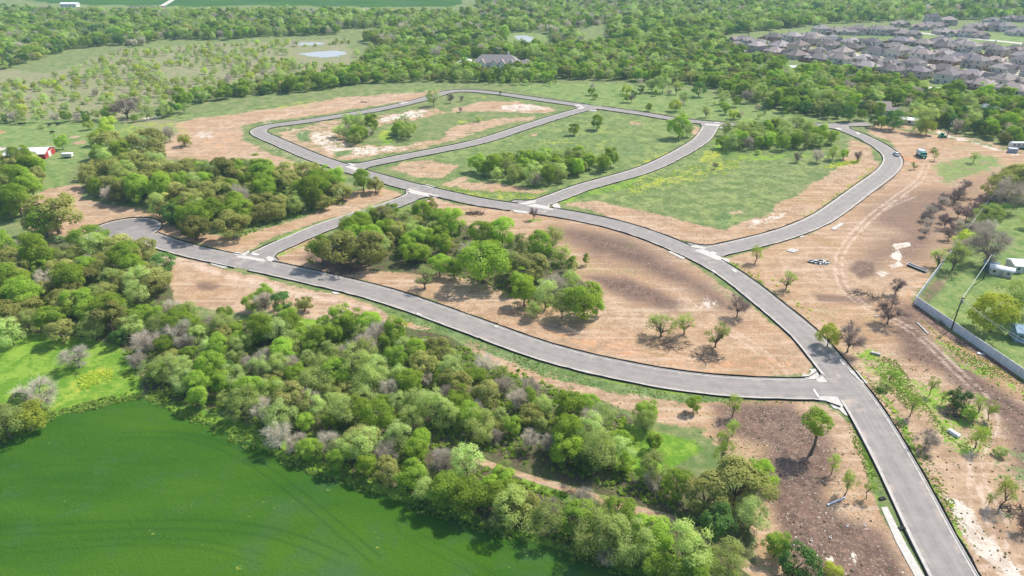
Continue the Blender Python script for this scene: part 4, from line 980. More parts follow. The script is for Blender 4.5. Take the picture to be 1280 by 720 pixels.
wood('the scrub meadow', [(-300,130),(60,100),(150,66),(300,56),(440,52),(445,75),(430,95),(300,118),(205,133),(150,147),(0,147),(-300,155)], 7.5, 1.5, 3.1, dict(yellow=.28, pale=.5, shrub=.14, bare=.08), 45, .62)
wood('the pond meadow', [(330,80),(470,60),(560,46),(640,42),(700,42),(720,56),(560,62),(470,80),(440,92),(400,96)], 9, 1.5, 3.2, dict(pale=.6, yellow=.2, elm=.2), 45, .4)
wood('the meadow above the top street', [(650,105),(780,104),(860,108),(930,128),(1000,146),(920,150),(840,140),(740,124),(660,112)], 12, 1.2, 2.6, dict(pale=.5, elm=.3, bare=.2), 20, .35)
wood('the young trees below the white house', [(600,100),(640,96),(690,100),(700,108),(660,108),(610,106)], 6, 1.6, 2.4, dict(column=.6, pale=.4), 20, .8)
wood('the far right garden trees', [(1290,205),(1500,240),(1500,520),(1340,440),(1300,330),(1295,260)], 10, 3, 5, dict(elm=.4, pale=.4, bare=.2), 30, .5)
wood('the shrubs on the rough green strip', [(1090,440),(1130,440),(1170,480),(1200,560),(1260,560),(1278,640),(1230,600),(1150,530)], 8, .7, 1.6, dict(shrub=.7, sparse=.3), 20, .35)
EXCL = [(W2(p), b) for p, b in [
  ([(648,575),(745,598),(756,648),(655,622)], 0), ([(840,640),(900,672),(915,715),(850,685)], 0), ([(352,60),(440,57),(446,84),(372,84)], 0), ([(630,40),(684,40),(690,60),(632,60)], 0),
  ([(130,13),(250,12),(250,18),(130,18)], 0),
  ([(903,52),(985,43),(1100,46),(1190,50),(1280,58),(1600,80),(1600,150),(1290,120),(1240,115),(1180,108),(1100,94),(1040,84),(960,73),(912,62)], 0),
  ([(1018,44),(1180,48),(1600,80),(1600,34),(1180,30),(1018,36)], 0), ([(588,84),(660,86),(660,75),(588,73)], 2), ([(590,83),(660,83),(656,93),(598,93)], 0), ([(935,92),(960,92),(962,84),(935,84)], 2), ([(950,78),(970,80),(968,72),(948,72)], 0), ([(1100,150),(1140,152),(1140,136),(1096,134)], 0),
  ([(640,86),(655,87),(655,82),(640,82)], 0), ([(1218,146),(1246,148),(1246,140),(1218,138)], 0), ([(78,10),(100,10),(100,5),(78,5)], 2), ([(170,16),(200,17),(200,11),(170,11)], 0),
  ([(330,392),(375,392),(410,402),(395,408),(340,402)], 0), ([(115,437),(140,435),(165,458),(150,468)], 0), ([(845,55),(820,30),(830,30),(860,55)], -5), ([(1155,120),(1170,122),(1170,112),(1155,112)], 0), ([(975,93),(1005,94),(1008,84),(978,83)], 0), ([(1165,160),(1290,192),(1290,200),(1160,172)], 2)]]
for p in POND: EXCL.append((W2(p), 3))
PATHL = resample(W2([(580,566),(650,588),(720,610),(770,626),(840,652),(900,685),(960,730)]), 4, 2)
def grow():
    g_ = np.random.default_rng(5)
    hand = np.array([(t['x'], t['y'], t['r']) for t in TREES])
    for (name, poly, sp, r0, r1, mix, ncl, dens) in WOODS:
        lo, hi = poly.min(0), poly.max(0)
        nx, ny = int((hi[0]-lo[0])/sp)+2, int((hi[1]-lo[1])/(sp*.87))+2
        ii, jj = np.meshgrid(np.arange(nx), np.arange(ny))
        X = lo[0]+(ii+.5*(jj % 2))*sp+g_.uniform(-.36, .36, ii.shape)*sp
        Y = lo[1]+jj*sp*.87+g_.uniform(-.36, .36, ii.shape)*sp
        X, Y = X.ravel(), Y.ravel()
        ok = in_poly(X, Y, poly)
        # only what the view can see, with a margin
        ok &= (np.abs(X) < (Y*CP+CAM_H*SP)*.75*1.12+25) & (Y < 1420)
        X, Y = X[ok], Y[ok]
        # thin the far distance
        keep = g_.random(len(X)) < np.where(Y > 800, .75, 1.0)*np.where(dens < 1, np.clip(dens+.5*np.sin(X*.06)*np.sin(Y*.05+1), 0, 1), 1)
        keep &= road_dist(X, Y) > HK+2.2
        keep &= np.hypot(X-BULB_C[0], Y-BULB_C[1]) > BULB_R+2.5
        keep &= line_dist(X, Y, PATHL) > 3.8
        for ep, b in EXCL: keep &= sdist(X, Y, ep) < -b
        X, Y = X[keep], Y[keep]
        ks = list(mix); cum = np.cumsum([mix[k] for k in ks]); cum = cum/cum[-1]
        ph = g_.uniform(0, 6, 4)
        for x, y in zip(X, Y):
            if len(hand):
                dd = np.hypot(hand[:, 0]-x, hand[:, 1]-y)
                if (dd < hand[:, 2]*.75+.8).any(): continue
            f = .5+.25*math.sin(x/ncl*3+ph[0]+1.5*math.sin(y/ncl*2+ph[1]))+.25*math.sin(y/ncl*3+ph[2]+1.5*math.sin(x/ncl*2+ph[3]))
            u = (f*.9+g_.uniform(-.5, .5)) % 1.0
            k = ks[int(np.searchsorted(cum, u))]
            r = g_.uniform(r0, r1)*(1.0 if g_.random() > .12 else 1.22)
            if k == 'bare': r *= .85
            TREES.append(dict(kind=k, x=float(x), y=float(y), r=float(r), region=name, label=None, hs=float(g_.uniform(.85, 1.12)), var=None))
grow()
print('trees', len(TREES))

# ------------------------------------------------------------------ which are individuals
byk = {}
for t in TREES:
    px, py = to_px(t['x'], t['y'], t['r']); s = scale_at((t['x'], t['y']))
    t['px'], t['py'], t['s'] = px, py, s
    inv = -20 < px < 1300 and -10 < py < 750
    t['vis'] = t['r']*s*(1 if inv else .001)+(1e4 if t['label'] else 0)
    byk.setdefault(NAMES[t['kind']], []).append(t)
IND = []; REST = []
for k, l in byk.items():
    l.sort(key=lambda t: -t['vis'])
    cut = 0
    for i, t in enumerate(l):
        (IND if i < 290 and t['vis'] > 2.2 else REST).append(t)
print('individual', len(IND), 'mass', len(REST))
# labels: where in its wood each one stands
DOM = {'the wood at the left edge': 'left-edge wood', 'the creek wood': 'creek wood', 'the live oak wood': 'live oak wood'}
cells = {}
for t in IND:
    if t['label']: continue
    t['look'] = LOOK[t['kind']][int(abs(math.sin(t['x']*12.3+t['y']*7.7))*len(LOOK[t['kind']])) % len(LOOK[t['kind']])]
    cells.setdefault((t['region'], t['look']), []).append(t)
for (reg, look), l in cells.items():
    rows = sorted(l, key=lambda t: t['py'])
    nb = 1 if len(l) <= 5 else (2 if len(l) <= 12 else (3 if len(l) <= 30 else 5))
    names = {1: [''], 2: ['rear ', 'front '], 3: ['rear ', 'middle ', 'front '], 5: ['rearmost ', 'rear-middle ', 'middle ', 'front-middle ', 'foremost ']}[nb]
    for bi in range(nb):
        band = sorted(rows[bi*len(rows)//nb:(bi+1)*len(rows)//nb], key=lambda t: t['px'])
        for i, t in enumerate(band):
            noun = 'shrub' if t['kind'] == 'shrub' else 'tree'
            if len(band) == 1: o = 'the only' if nb == 1 else 'lone'
            elif i == 0: o = 'leftmost'
            elif i == len(band)-1: o = 'rightmost'
            else: o = ordw(i)+' from left'
            look_s = look.replace(' bushy', '') if noun == 'shrub' else look
            reg_ = reg.replace('the trees ', '').replace('the bushes ', '').replace('the young trees ', '')
            rw = names[bi].strip()
            rr_ = f' {rw} row,' if rw else ','
            t['label'] = f'{o}{" from left" if False else ""} {look_s} {noun},{rr_[:-1] + " of" if rw else " in"} {reg}'
            if 'from left' in o: t['label'] = f'{o.split(" ")[0]} {look_s} {noun} from left, {(rw+" row of") if rw else "in"} {reg}'
            w = t['label'].split()
            if len(w) > 16: t['label'] = t['label'].replace(' the ', ' ')
for t in IND:
    kind = t['kind']; pr = PROTO[kind]
    v = t['var'] if t['var'] is not None else int(abs(math.sin(t['x']*3.1+t['y']*5.3))*1000) % len(pr)
    cm, tm = pr[v]
    rz = (t['x']*7.7+t['y']*3.3) % 6.283
    root = empty(NAMES[kind], (t['x'], t['y'], 0), rz, (t['r'], t['r'], t['r']*t['hs']))
    tag(root, t['label'], 'shrub' if kind == 'shrub' else 'tree', (t['region'].replace('the ', 'trees in the ', 1) if t['region'] else 'trees standing alone'))
    link('crown', cm, root); link('trunk', tm, root)

# ------------------------------------------------------------------ the rest: far-off woods that read as one mass
def mass(kind, pts, first):
    """one object of instanced crowns on points"""
    n = len(pts)
    me = bpy.data.meshes.new('tree_mass'); me.vertices.add(n)
    me.vertices.foreach_set('co', np.array([(t['x'], t['y'], 0) for t in pts], np.float32).ravel())
    sc = me.attributes.new('sc', 'FLOAT_VECTOR', 'POINT')
    sc.data.foreach_set('vector', np.array([(t['r'], t['r'], t['r']*t['hs']) for t in pts], np.float32).ravel())
    ro = me.attributes.new('ro', 'FLOAT', 'POINT'); ro.data.foreach_set('value', RNG.uniform(0, 6.28, n).astype(np.float32))
    iv = me.attributes.new('iv', 'INT', 'POINT'); iv.data.foreach_set('value', RNG.integers(0, 100, n).astype(np.int32))
    o = link(NAMES[kind].replace('_tree', '')+'_woodland', me)
    ng = bpy.data.node_groups.new('scatter_'+kind, 'GeometryNodeTree')
    ng.interface.new_socket('Geometry', in_out='INPUT', socket_type='NodeSocketGeometry')
    ng.interface.new_socket('Geometry', in_out='OUTPUT', socket_type='NodeSocketGeometry')
    N, L = ng.nodes, ng.links
    gi, go = N.new('NodeGroupInput'), N.new('NodeGroupOutput')
    ip = N.new('GeometryNodeInstanceOnPoints'); jn = N.new('GeometryNodeGeometryToInstance')
    for ob in reversed(first):
        oi = N.new('GeometryNodeObjectInfo'); oi.transform_space = 'ORIGINAL'; oi.inputs['Object'].default_value = ob; oi.inputs['As Instance'].default_value = True
        L.new(oi.outputs['Geometry'], jn.inputs[0])
    # Object Info instances are joined and picked one by one
    N.remove(jn); jj = N.new('GeometryNodeJoinGeometry')
    for x in [q for q in N if q.bl_idname == 'GeometryNodeObjectInfo']: L.new(x.outputs['Geometry'], jj.inputs[0])
    L.new(gi.outputs[0], ip.inputs['Points']); L.new(jj.outputs[0], ip.inputs['Instance']); ip.inputs['Pick Instance'].default_value = True
    def na(name, ty):
        a = N.new('GeometryNodeInputNamedAttribute'); a.data_type = ty; a.inputs[0].default_value = name; return a.outputs['Attribute']
    L.new(na('iv', 'INT'), ip.inputs['Instance Index']); L.new(na('sc', 'FLOAT_VECTOR'), ip.inputs['Scale'])
    cx = N.new('ShaderNodeCombineXYZ'); L.new(na('ro', 'FLOAT'), cx.inputs[2]); L.new(cx.outputs[0], ip.inputs['Rotation'])
    L.new(ip.outputs[0], go.inputs[0])
    md = o.modifiers.new('scatter', 'NODES'); md.node_group = ng
    tag(o, f'far-off mass of {LOOK[kind][0]} trees filling the distant woods', 'woodland', 'distant woods', 'stuff')
    if kind in ('yellow', 'shrub'): o['label'] = f'scattered {LOOK[kind][0]} bushes over the distant scrub meadow'
restk = {}
for t in REST: restk.setdefault(t['kind'], []).append(t)
for kind, pts in restk.items():
    crowns = []
    for cm, tm in PROTO[kind]:
        ob = next((q for q in bpy.data.objects if q.data is cm), None)
        if ob: crowns.append(ob)
    if crowns: mass(kind, pts, crowns)
# ------------------------------------------------------------------ buildings
WALLC = [plain('tan_brick', (.55, .46, .38), .12, 2), plain('grey_stone', (.52, .49, .45), .14, 2), plain('cream_siding', (.66, .60, .52), .08, 2), plain('rose_brick', (.46, .33, .28), .14, 2)]
def roof_mat(name, c):
    t = NT(name); o = t.obj(); sx = t.n('ShaderNodeSeparateXYZ'); t.L.new(o, sx.inputs[0])
    w = t.math('FRACT', t.math('MULTIPLY', sx.outputs[2], 5.0)); n = t.noise(1.2, 4, .7, o)
    rr_ = t.rand(); base = t.ramp(t.math('FRACT', t.math('MULTIPLY', rr_, 7.31)), [(0, c), (.4, (c[0]*1.05, c[1]*.98, c[2]*.86)), (.7, (c[0]*.66, c[1]*.66, c[2]*.7)), (1, (c[0]*1.3, c[1]*1.12, c[2]*.98))])
    col = t.mix(t.smooth(n, .3, .7), t.mix(1.0, base, (.82, .82, .82), 'MULTIPLY'), base)
    col = t.mix(t.math('MULTIPLY', t.smooth(w, .8, .98), .35), col, tuple(x*.5 for x in c))
    hs = t.n('ShaderNodeHueSaturation'); t.put(hs.inputs['Value'], t.math('MULTIPLY_ADD', t.rand(), .8, .6)); t.put(hs.inputs['Color'], col)
    t.color(hs.outputs[0]); return t.m
M['roof'] = roof_mat('grey_shingles', (.31, .275, .27)); M['roof_brown'] = roof_mat('brown_shingles', (.20, .165, .15))
M['roof_blue'] = plain('blue_roof', (.06, .10, .19), .15, 1, .6); M['white_roof'] = plain('white_metal_roof', (.78, .79, .83), .06, .8, .4)
M['red_siding'] = plain('red_siding', (.42, .05, .05), .15, 1.5, .7); M['trim'] = plain('white_trim', (.72, .71, .68), .05, 2, .6)
M['garage'] = plain('garage_door_paint', (.55, .50, .44), .06, 2, .6); M['drive'] = plain('driveway_concrete', (.56, .51, .45), .1, .8, .85)
def window(root, x, y, nx, ny, z, w=1.3, h=1.3):
    """framed window on a wall facing (nx, ny)"""
    f = MB(); p = MB(); t = .06
    if nx: f.box(min(x, x+nx*.07), max(x, x+nx*.07), y-w/2-t, y+w/2+t, z-t, z+h+t); p.box(min(x+nx*.03, x+nx*.085), max(x+nx*.03, x+nx*.085), y-w/2, y+w/2, z, z+h)
    else: f.box(x-w/2-t, x+w/2+t, min(y, y+ny*.07), max(y, y+ny*.07), z-t, z+h+t); p.box(x-w/2, x+w/2, min(y+ny*.03, y+ny*.085), max(y+ny*.03, y+ny*.085), z, z+h)
    o = f.build('window', M['trim'], root); p.build('pane', M['glass'], o)
def house(i, w=17, d=13, h=3.1, two=False, wing=1, wall=0):
    root = empty('house'); wm = WALLC[wall]
    H2 = h*(1.9 if two else 1)
    b = MB(); b.box(-w/2, w/2, -d/2, d/2, 0, H2); b.build('wall', wm, root)
    r = MB().hip(-w/2, w/2, -d/2, d/2, H2, .5, .5); ro = r.build('roof', M['roof'], root)
    r2 = MB(); w2 = MB()
    x0, x1 = (w*.12, w*.46) if wing > 0 else (-w*.46, -w*.12)
    w2.box(x0, x1, -d/2-4.2, -d/2+.1, 0, h); w2.add([(x0, -d/2-4.2, h+.15), (x1, -d/2-4.2, h+.15), ((x0+x1)/2, -d/2-4.2, h+.15+(x1-x0)*.36)], [(0, 1, 2)])
    w2.build('wing_wall', wm, root)
    r2.hip(x0, x1, -d/2-4.1, -d/2+3.4, h+.02, .8, .4, gable=True); r2.build('wing_roof', M['roof'], root)
    gx_ = -w*.24 if wing > 0 else w*.24; ge = MB(); gw = MB()
    gw.box(gx_-2.2, gx_+2.2, -d/2-1.2, -d/2+.1, 0, h); gw.add([(gx_-2.2, -d/2-1.2, h+.1), (gx_+2.2, -d/2-1.2, h+.1), (gx_, -d/2-1.2, h+2.1)], [(0, 1, 2)]); gw.build('gable_wall', wm, root)
    for q_ in (-1, 1): ge.add([(gx_+q_*2.6, -d/2-1.5, h), (gx_, -d/2-1.5, h+2.4), (gx_, -d/2+3.2, h+2.4), (gx_+q_*2.6, -d/2+1.2, h), (gx_+q_*2.6, -d/2-1.5, h-.15), (gx_, -d/2-1.5, h+2.2), (gx_, -d/2+3.2, h+2.2), (gx_+q_*2.6, -d/2+1.2, h-.15)], [(0, 1, 2, 3), (7, 6, 5, 4), (0, 4, 5, 1), (3, 2, 6, 7), (0, 3, 7, 4)])
    ge.build('gable_roof', M['roof'], root)
    x2, x3 = (-w*.4, -w*.1) if wing > 0 else (w*.1, w*.4)
    r3 = MB(); r3.hip(x2, x3, d/2-2, d/2+2.6, h-.1, .6, .3); r3.build('porch_roof', M['roof'], root)
    ps = MB(); ps.box(x2+.1, x2+.35, d/2+2.2, d/2+2.45, 0, h-.1); ps.box(x3-.35, x3-.1, d/2+2.2, d/2+2.45, 0, h-.1); ps.build('porch_post', M['trim'], root)
    g_ = MB(); g_.box((x0+x1)/2-2.4, (x0+x1)/2+2.4, -d/2-4.27, -d/2-4.15, 0, 2.3)
    for k in range(3): g_.box((x0+x1)/2-2.4, (x0+x1)/2+2.4, -d/2-4.30, -d/2-4.26, .55+k*.58, .60+k*.58)
    g_.build('garage_door', M['garage'], root)
    dr = MB(); dr.box(-.5, .5, -d/2-.09, -d/2-.0, 0, 2.1); dr.build('door', M['fence_wood'], root)
    sx = -1 if wing > 0 else 1
    for x in (sx*w*.2, sx*w*.38): window(root, x, -d/2, 0, -1, .9)
    for x in (-w*.3, w*.05, w*.33): window(root, x, d/2, 0, 1, .9, 1.6)
    for y in (-d*.2, d*.22): window(root, -w/2, y, -1, 0, .9); window(root, w/2, y, 1, 0, .9)
    if two:
        for x in (-w*.3, 0, w*.3): window(root, x, -d/2, 0, -1, h+.8); window(root, x, d/2, 0, 1, h+.8)
        window(root, -w/2, 0, -1, 0, h+.8)
    c = MB(); c.box(w*.2, w*.2+1, d*.15, d*.15+.8, H2, H2+d*.30+1.6); c.build('chimney', wm, root)
    return root
HP = [house(0, 17, 13, wing=1, wall=0), house(1, 18, 12.5, wing=-1, wall=1), house(2, 16, 12, two=True, wing=1, wall=2), house(3, 19, 14, wing=-1, wall=3), house(4, 15.5, 12.5, two=True, wing=-1, wall=0), house(5, 20, 14, wing=1, wall=2)]
WORDW = ['tan brick', 'grey stone', 'cream two-storey', 'rose brick', 'tan two-storey', 'long cream']
hused = set(); HC = 0
def put_house(x, y, rz, k, label, group, sc=1.0):
    global HC
    if k not in hused: r = HP[k]; hused.add(k)
    else: r = copy_tree(HP[k])
    r.location = (x, y, 0); r.rotation_euler = (0, 0, rz); r.scale = (sc, sc, sc); tag(r, label, 'house', group)
    HC += 1; return r
gh = np.random.default_rng(21)
A0, A1 = np.array(P(905, 60)[:2]), np.array(P(1290, 123)[:2])
ax = (A1-A0)/np.linalg.norm(A1-A0); ay = np.array([-ax[1], ax[0]])
if ay[0] < 0: ay = -ay
angh = math.atan2(ax[1], ax[0])
NEARP = W2([(1012,48),(1100,51),(1190,54),(1290,64),(1700,95),(1700,190),(1290,126),(1230,116),(1165,107),(1040,84),(975,74),(912,63),(905,53),(960,44)])
rown = ['front', 'second', 'third', 'fourth', 'fifth', 'sixth', 'seventh', 'eighth', 'ninth', 'tenth', 'last']
rws = []
off = 8; ri = 0
while off < 330:
    row = []
    for j in range(-3, 40):
        q = A0+ax*(j*20.5+7+gh.uniform(-1.2, 1.2))+ay*(off+gh.uniform(-1.5, 1.5))
        if sdist(np.array([q[0]]), np.array([q[1]]), NEARP)[0] < 3: continue
        if abs(to_px(*q)[0]-640) > 760: continue
        row.append(q)
    if row: rws.append((off, row))
    off += 31 if ri % 2 == 0 else 45
    ri += 1
HSP = []
for ri, (of, row) in enumerate(rws):
    seen = [q for q in row if to_px(*q)[0] < 1292]
    out = [q for q in row if to_px(*q)[0] >= 1292][:3]
    for j, q in enumerate(seen+out):
        k = int(gh.choice(6, p=[.25, .2, .12, .18, .12, .13]))
        rz = angh+(math.pi if ri % 2 == 0 else 0)+gh.uniform(-.06, .06)+(math.pi/2*gh.choice([0,0,0,1,-1]))
        nm = rown[min(ri, 10)]
        w_ = 'leftmost' if j == 0 else ('rightmost' if j == len(seen)-1 else ordw(j)+' from left')
        lab = f'{WORDW[k]} house, {w_} in {nm} row of near subdivision'
        put_house(q[0], q[1], rz, k, lab, 'houses of the near subdivision', gh.uniform(.85, 1.0)); HSP.append(q)
        # driveway towards the street
        fw = np.array([math.sin(rz), -math.cos(rz)]); sd = np.array([math.cos(rz), math.sin(rz)])*(4.9 if k in (0, 2, 5) else -4.9)
        c = np.array(q)+fw*14.2+sd; m = MB(); m.box(-2.8, 2.8, -4.3, 4.3, -.02, .05); o = m.build('driveway', M['drive']); o.location = (c[0], c[1], 0); o.rotation_euler = (0, 0, rz); tag(o, kind='structure')
        # board fence between the back yards
        if j % 2 == 0:
            bw = np.array(q)-fw*13.2
            fr = empty('board_fence', (bw[0], bw[1], 0), rz); tag(fr, f'brown board fence behind the {WORDW[k]} house {w_} in {nm} row', 'fence', 'back yard fences of the subdivision')
            for sgn in (0, 1, 2):
                m = MB()
                if sgn == 0: m.box(-9, 9, -.04, .04, .05, 1.8)
                else: xx = 9.1*(1 if sgn == 1 else -1); m.box(xx-.04, xx+.04, -9, 0, .05, 1.8)
                m.build('fence_panel', M['fence_wood'], fr)
            m = MB()
            for xx in np.linspace(-9, 9, 8): m.box(xx-.06, xx+.06, .04, .16, 0, 1.9)
            m.build('fence_post', M['fence_wood'], fr)
    # the street in front of every second row
    if ri % 2 == 0:
        pass
for ri in range(0, len(rws), 2):
    of = rws[ri][0]+33.5+13
    if ri+1 < len(rws): of = (rws[ri][0]+27+rws[ri][0])/2
for i_ in range(len(rws)-1):
    if i_ % 2 == 1:
        of = (rws[i_][0]+rws[i_+1][0])/2
        j0 = min(np.dot(q-A0, ax) for q in rws[i_][1])-10; j1 = max(np.dot(q-A0, ax) for q in rws[i_][1])+12
        l = np.array([A0+ax*u+ay*of for u in np.linspace(j0, j1, 12)])
        a, b = strip(l, -4.2, 4.2, 0); strip_mesh('subdivision_street', a, b, .06, .06, M['drive'], kind='structure')
for i, q in enumerate(HSP):
    if i % 3 == 1: continue
    kind = ['elm', 'pale', 'dark', 'column'][i//2 % 4]; cm, tm = PROTO[kind][i % 3]; r_ = float(gh.uniform(1.3, 2.4))
    p_ = np.array(q)+ax*10.2+ay*float(gh.uniform(-6, 6)); ro_ = empty('yard_tree', (p_[0], p_[1], 0), i, (r_, r_, r_*.9))
    tag(ro_, f'small {LOOK[kind][0]} yard tree, {ordw(i)} from front left among the near subdivision houses', 'tree', 'yard trees of the subdivision'); link('crown', cm, ro_); link('trunk', tm, ro_)
# second subdivision beyond the long meadow
far = [(1026,42.5,2),(1036,42.5,0),(1049,42.5,1),(1060,42.5,5),(1071,42.5,2),(1083,42.5,3),(1097,43.5,2),(1110,43.5,4),(1127,44.5,3),(1140,46,0),(1150,37,1),(1160,35,3),(1171,36,5),(1180,43,0),(1194,45,1),(1208,46,2),(1222,47,0),(1218,37,3),(1232,36,1),(1244,38,4),(1256,39,2),(1272,44,5),(1262,26,0),(1276,27,3),(1286,45,1),(1165,27,2),(1185,31,4),(1240,29,1),(1124,33,0)]
far.sort()
for i, (x, y, k) in enumerate(far):
    q = P(x, y)
    put_house(q[0], q[1], -.25+gh.uniform(-.25, .25)+(math.pi if i % 3 == 0 else 0), k, f'{WORDW[k]} house, {ordw(i)} from left beyond the long green meadow', 'houses beyond the long meadow', .95)
l = resample(W2([(1120,38.5),(1150,41),(1180,44.5),(1210,47.5),(1240,50.5),(1280,54.5),(1400,68)]), 8, 2); a, b = strip(l, -5, 5, 0)
strip_mesh('subdivision_street', a, b, .05, .05, M['drive'], kind='structure')
l = resample(W2([(190,14),(205,6),(215,0),(225,-8)]), 8, 2); a, b = strip(l, -4, 4, 0); strip_mesh('farm_track', a, b, .05, .05, M['drive'], kind='structure')
l = resample(W2([(848,31),(838,38),(826,46)]), 8, 1); a, b = strip(l, -4, 4, 0); strip_mesh('farm_track', a, b, .05, .05, M['drive'], kind='structure')

def simple_house(px, py, w, d, h, rz, roofm, wallm, label, cat='house', name='house', gable=False, pitch=.5, wing=None, group=None):
    x, y, _ = P(px, py); root = empty(name, (x, y, 0), rz); tag(root, label, cat, group)
    MB().box(-w/2, w/2, -d/2, d/2, 0, h).build('wall', wallm, root)
    r = MB().hip(-w/2, w/2, -d/2, d/2, h, pitch, .45, gable)
    r.build('roof', roofm, root)
    if gable:
        g_ = MB(); hh = (d/2+.45)*pitch
        for s_ in (-1, 1): g_.add([(s_*w/2, -d/2, h), (s_*w/2, d/2, h), (s_*w/2, 0, h+hh*.93)], [(0, 1, 2)])
        g_.build('gable_wall', wallm, root)
    n = max(1, int(w/5))
    for i in range(n): window(root, -w/2+(i+.5)*w/n, -d/2, 0, -1, .9, 1.2)
    MB().box(w*.18, w*.18+.95, -d/2-.08, -d/2, 0, 2.05).build('door', M['trim'], root)
    return root
# white country house among the trees, with several gables
x, y, _ = P(621, 86); root = empty('mansion', (x, y, 0), -.12); tag(root, 'large white country house with several grey gables among trees', 'house')
MB().box(-17, 17, -6, 6, 0, 5).box(-30, -17.2, -5, 5, 0, 4).box(17.2, 27, -4.5, 4.5, 0, 4).build('wall', M['trim'], root)
MB().hip(-17, 17, -6, 6, 5, .8, .5).build('roof', M['roof'], root); MB().hip(-30, -17.5, -5, 5, 4, .6, .5).build('wing_roof', M['white_roof'], root); MB().hip(17.5, 27, -4.5, 4.5, 4, .7, .5).build('wing_roof', M['roof'], root)
for gx in (-10, -1, 5, 12):
    MB().box(gx-2.6, gx+2.6, -9, -6.05, 0, 4.6).add([(gx-2.6, -9, 4.6), (gx+2.6, -9, 4.6), (gx, -9, 7.6)], [(0, 1, 2)]).build('gable_wall', M['trim'], root)
    v = MB(); v.add([(gx-3, -9.3, 4.5), (gx, -9.3, 8.0), (gx, -3, 8.0), (gx-3, -3, 4.5)], [(0, 1, 2, 3)]).add([(gx+3, -9.3, 4.5), (gx+3, -3, 4.5), (gx, -3, 8.0), (gx, -9.3, 8.0)], [(0, 1, 2, 3)]).add([(gx-3, -9.3, 4.35), (gx, -9.3, 7.85), (gx, -3, 7.85), (gx-3, -3, 4.35)], [(3, 2, 1, 0)]).add([(gx+3, -9.3, 4.35), (gx+3, -3, 4.35), (gx, -3, 7.85), (gx, -9.3, 7.85)], [(3, 2, 1, 0)])
    v.build('gable_roof', M['roof'], root); window(root, gx, -9, 0, -1, 1.2, 1.6, 2)
for gx in (-27, -22, -14.5, -5.5, 15, 20, 24): window(root, gx, -6 if abs(gx) < 17 else (-5 if gx < 0 else -4.5), 0, -1, 1.2, 1.4, 1.6)
MB().box(8, 9.2, 1, 2.2, 5, 12).build('chimney', M['trim'], root)
simple_house(646, 87.5, 10, 7, 3, -.1, M['roof'], M['trim'], 'small outbuilding with pale roof right of the white country house', 'outbuilding', 'outbuilding', True)
simple_house(676, 83, 9, 6, 2.6, -.1, M['white_roof'], WALLC[2], 'low white-roofed shed right of the country house among trees', 'shed', 'shed', True, .25)
simple_house(947, 90.5, 20, 9, 3, .05, M['roof_brown'], WALLC[3], 'long dark brown-roofed house in a clearing of the eastern woods', gable=True)
simple_house(954, 79, 12, 7, 3.2, -.3, M['white_roof'], M['trim'], 'white building in a grassy clearing of the eastern woods', 'building', 'outbuilding', True, .3)
simple_house(953, 96.5, 14, 7, 2.6, -.2, M['grey_metal'], WALLC[2], 'grey flat-looking shed below the brown-roofed house', 'shed', 'shed', True, .2)
simple_house(1033, 92, 19, 9, 3, -.35, plain('pale_blue_roof', (.34, .40, .48), .1, 1, .5), WALLC[2], 'pale blue-roofed long building below the first houses', 'building', 'outbuilding', True, .3)
simple_house(992, 89, 8, 6, 2.6, -.2, M['grey_metal'], WALLC[1], 'little dark shed left of the pale blue-roofed building', 'shed', 'shed', True, .4)
simple_house(1096, 138.5, 12, 8, 3.2, -.25, M['roof'], plain('lilac_siding', (.5, .46, .48), .06, 2), 'pale house with grey gable just above the north street end', gable=True)
simple_house(1116, 143.5, 13, 8, 2.8, -.2, M['roof'], WALLC[1], 'low grey-roofed house half behind the light tree near the street end', gable=True, pitch=.3)
simple_house(1232, 143, 14, 10, 3, -.15, M['roof_blue'], WALLC[1], 'house with a dark blue hip roof in the eastern woods')
simple_house(1162, 119, 9, 7, 3, -.2, M['white_roof'], M['trim'], 'small white building at the back edge of the eastern woods', 'shed', 'shed', True, .5)
simple_house(1136, 154.5, 9, 6, 2.4, -.5, M['white_roof'], WALLC[2], 'small white-roofed shelter beside the broad grey-green tree', 'shed', 'shed', True, .25)
simple_house(88, 8.5, 22, 10, 4, 0, M['white_roof'], M['trim'], 'distant white-roofed farm building at the upper left', 'barn', 'barn', True, .3)
simple_house(185, 13.5, 42, 12, 4, 0, M['roof_brown'], WALLC[0], 'distant long low building behind the upper left woods', 'building', 'outbuilding', True, .3)
simple_house(505, 46.5, 9, 6, 3, .2, M['white_roof'], M['trim'], 'tiny white shed in the woods right of the ponds', 'shed', 'shed', True, .4)
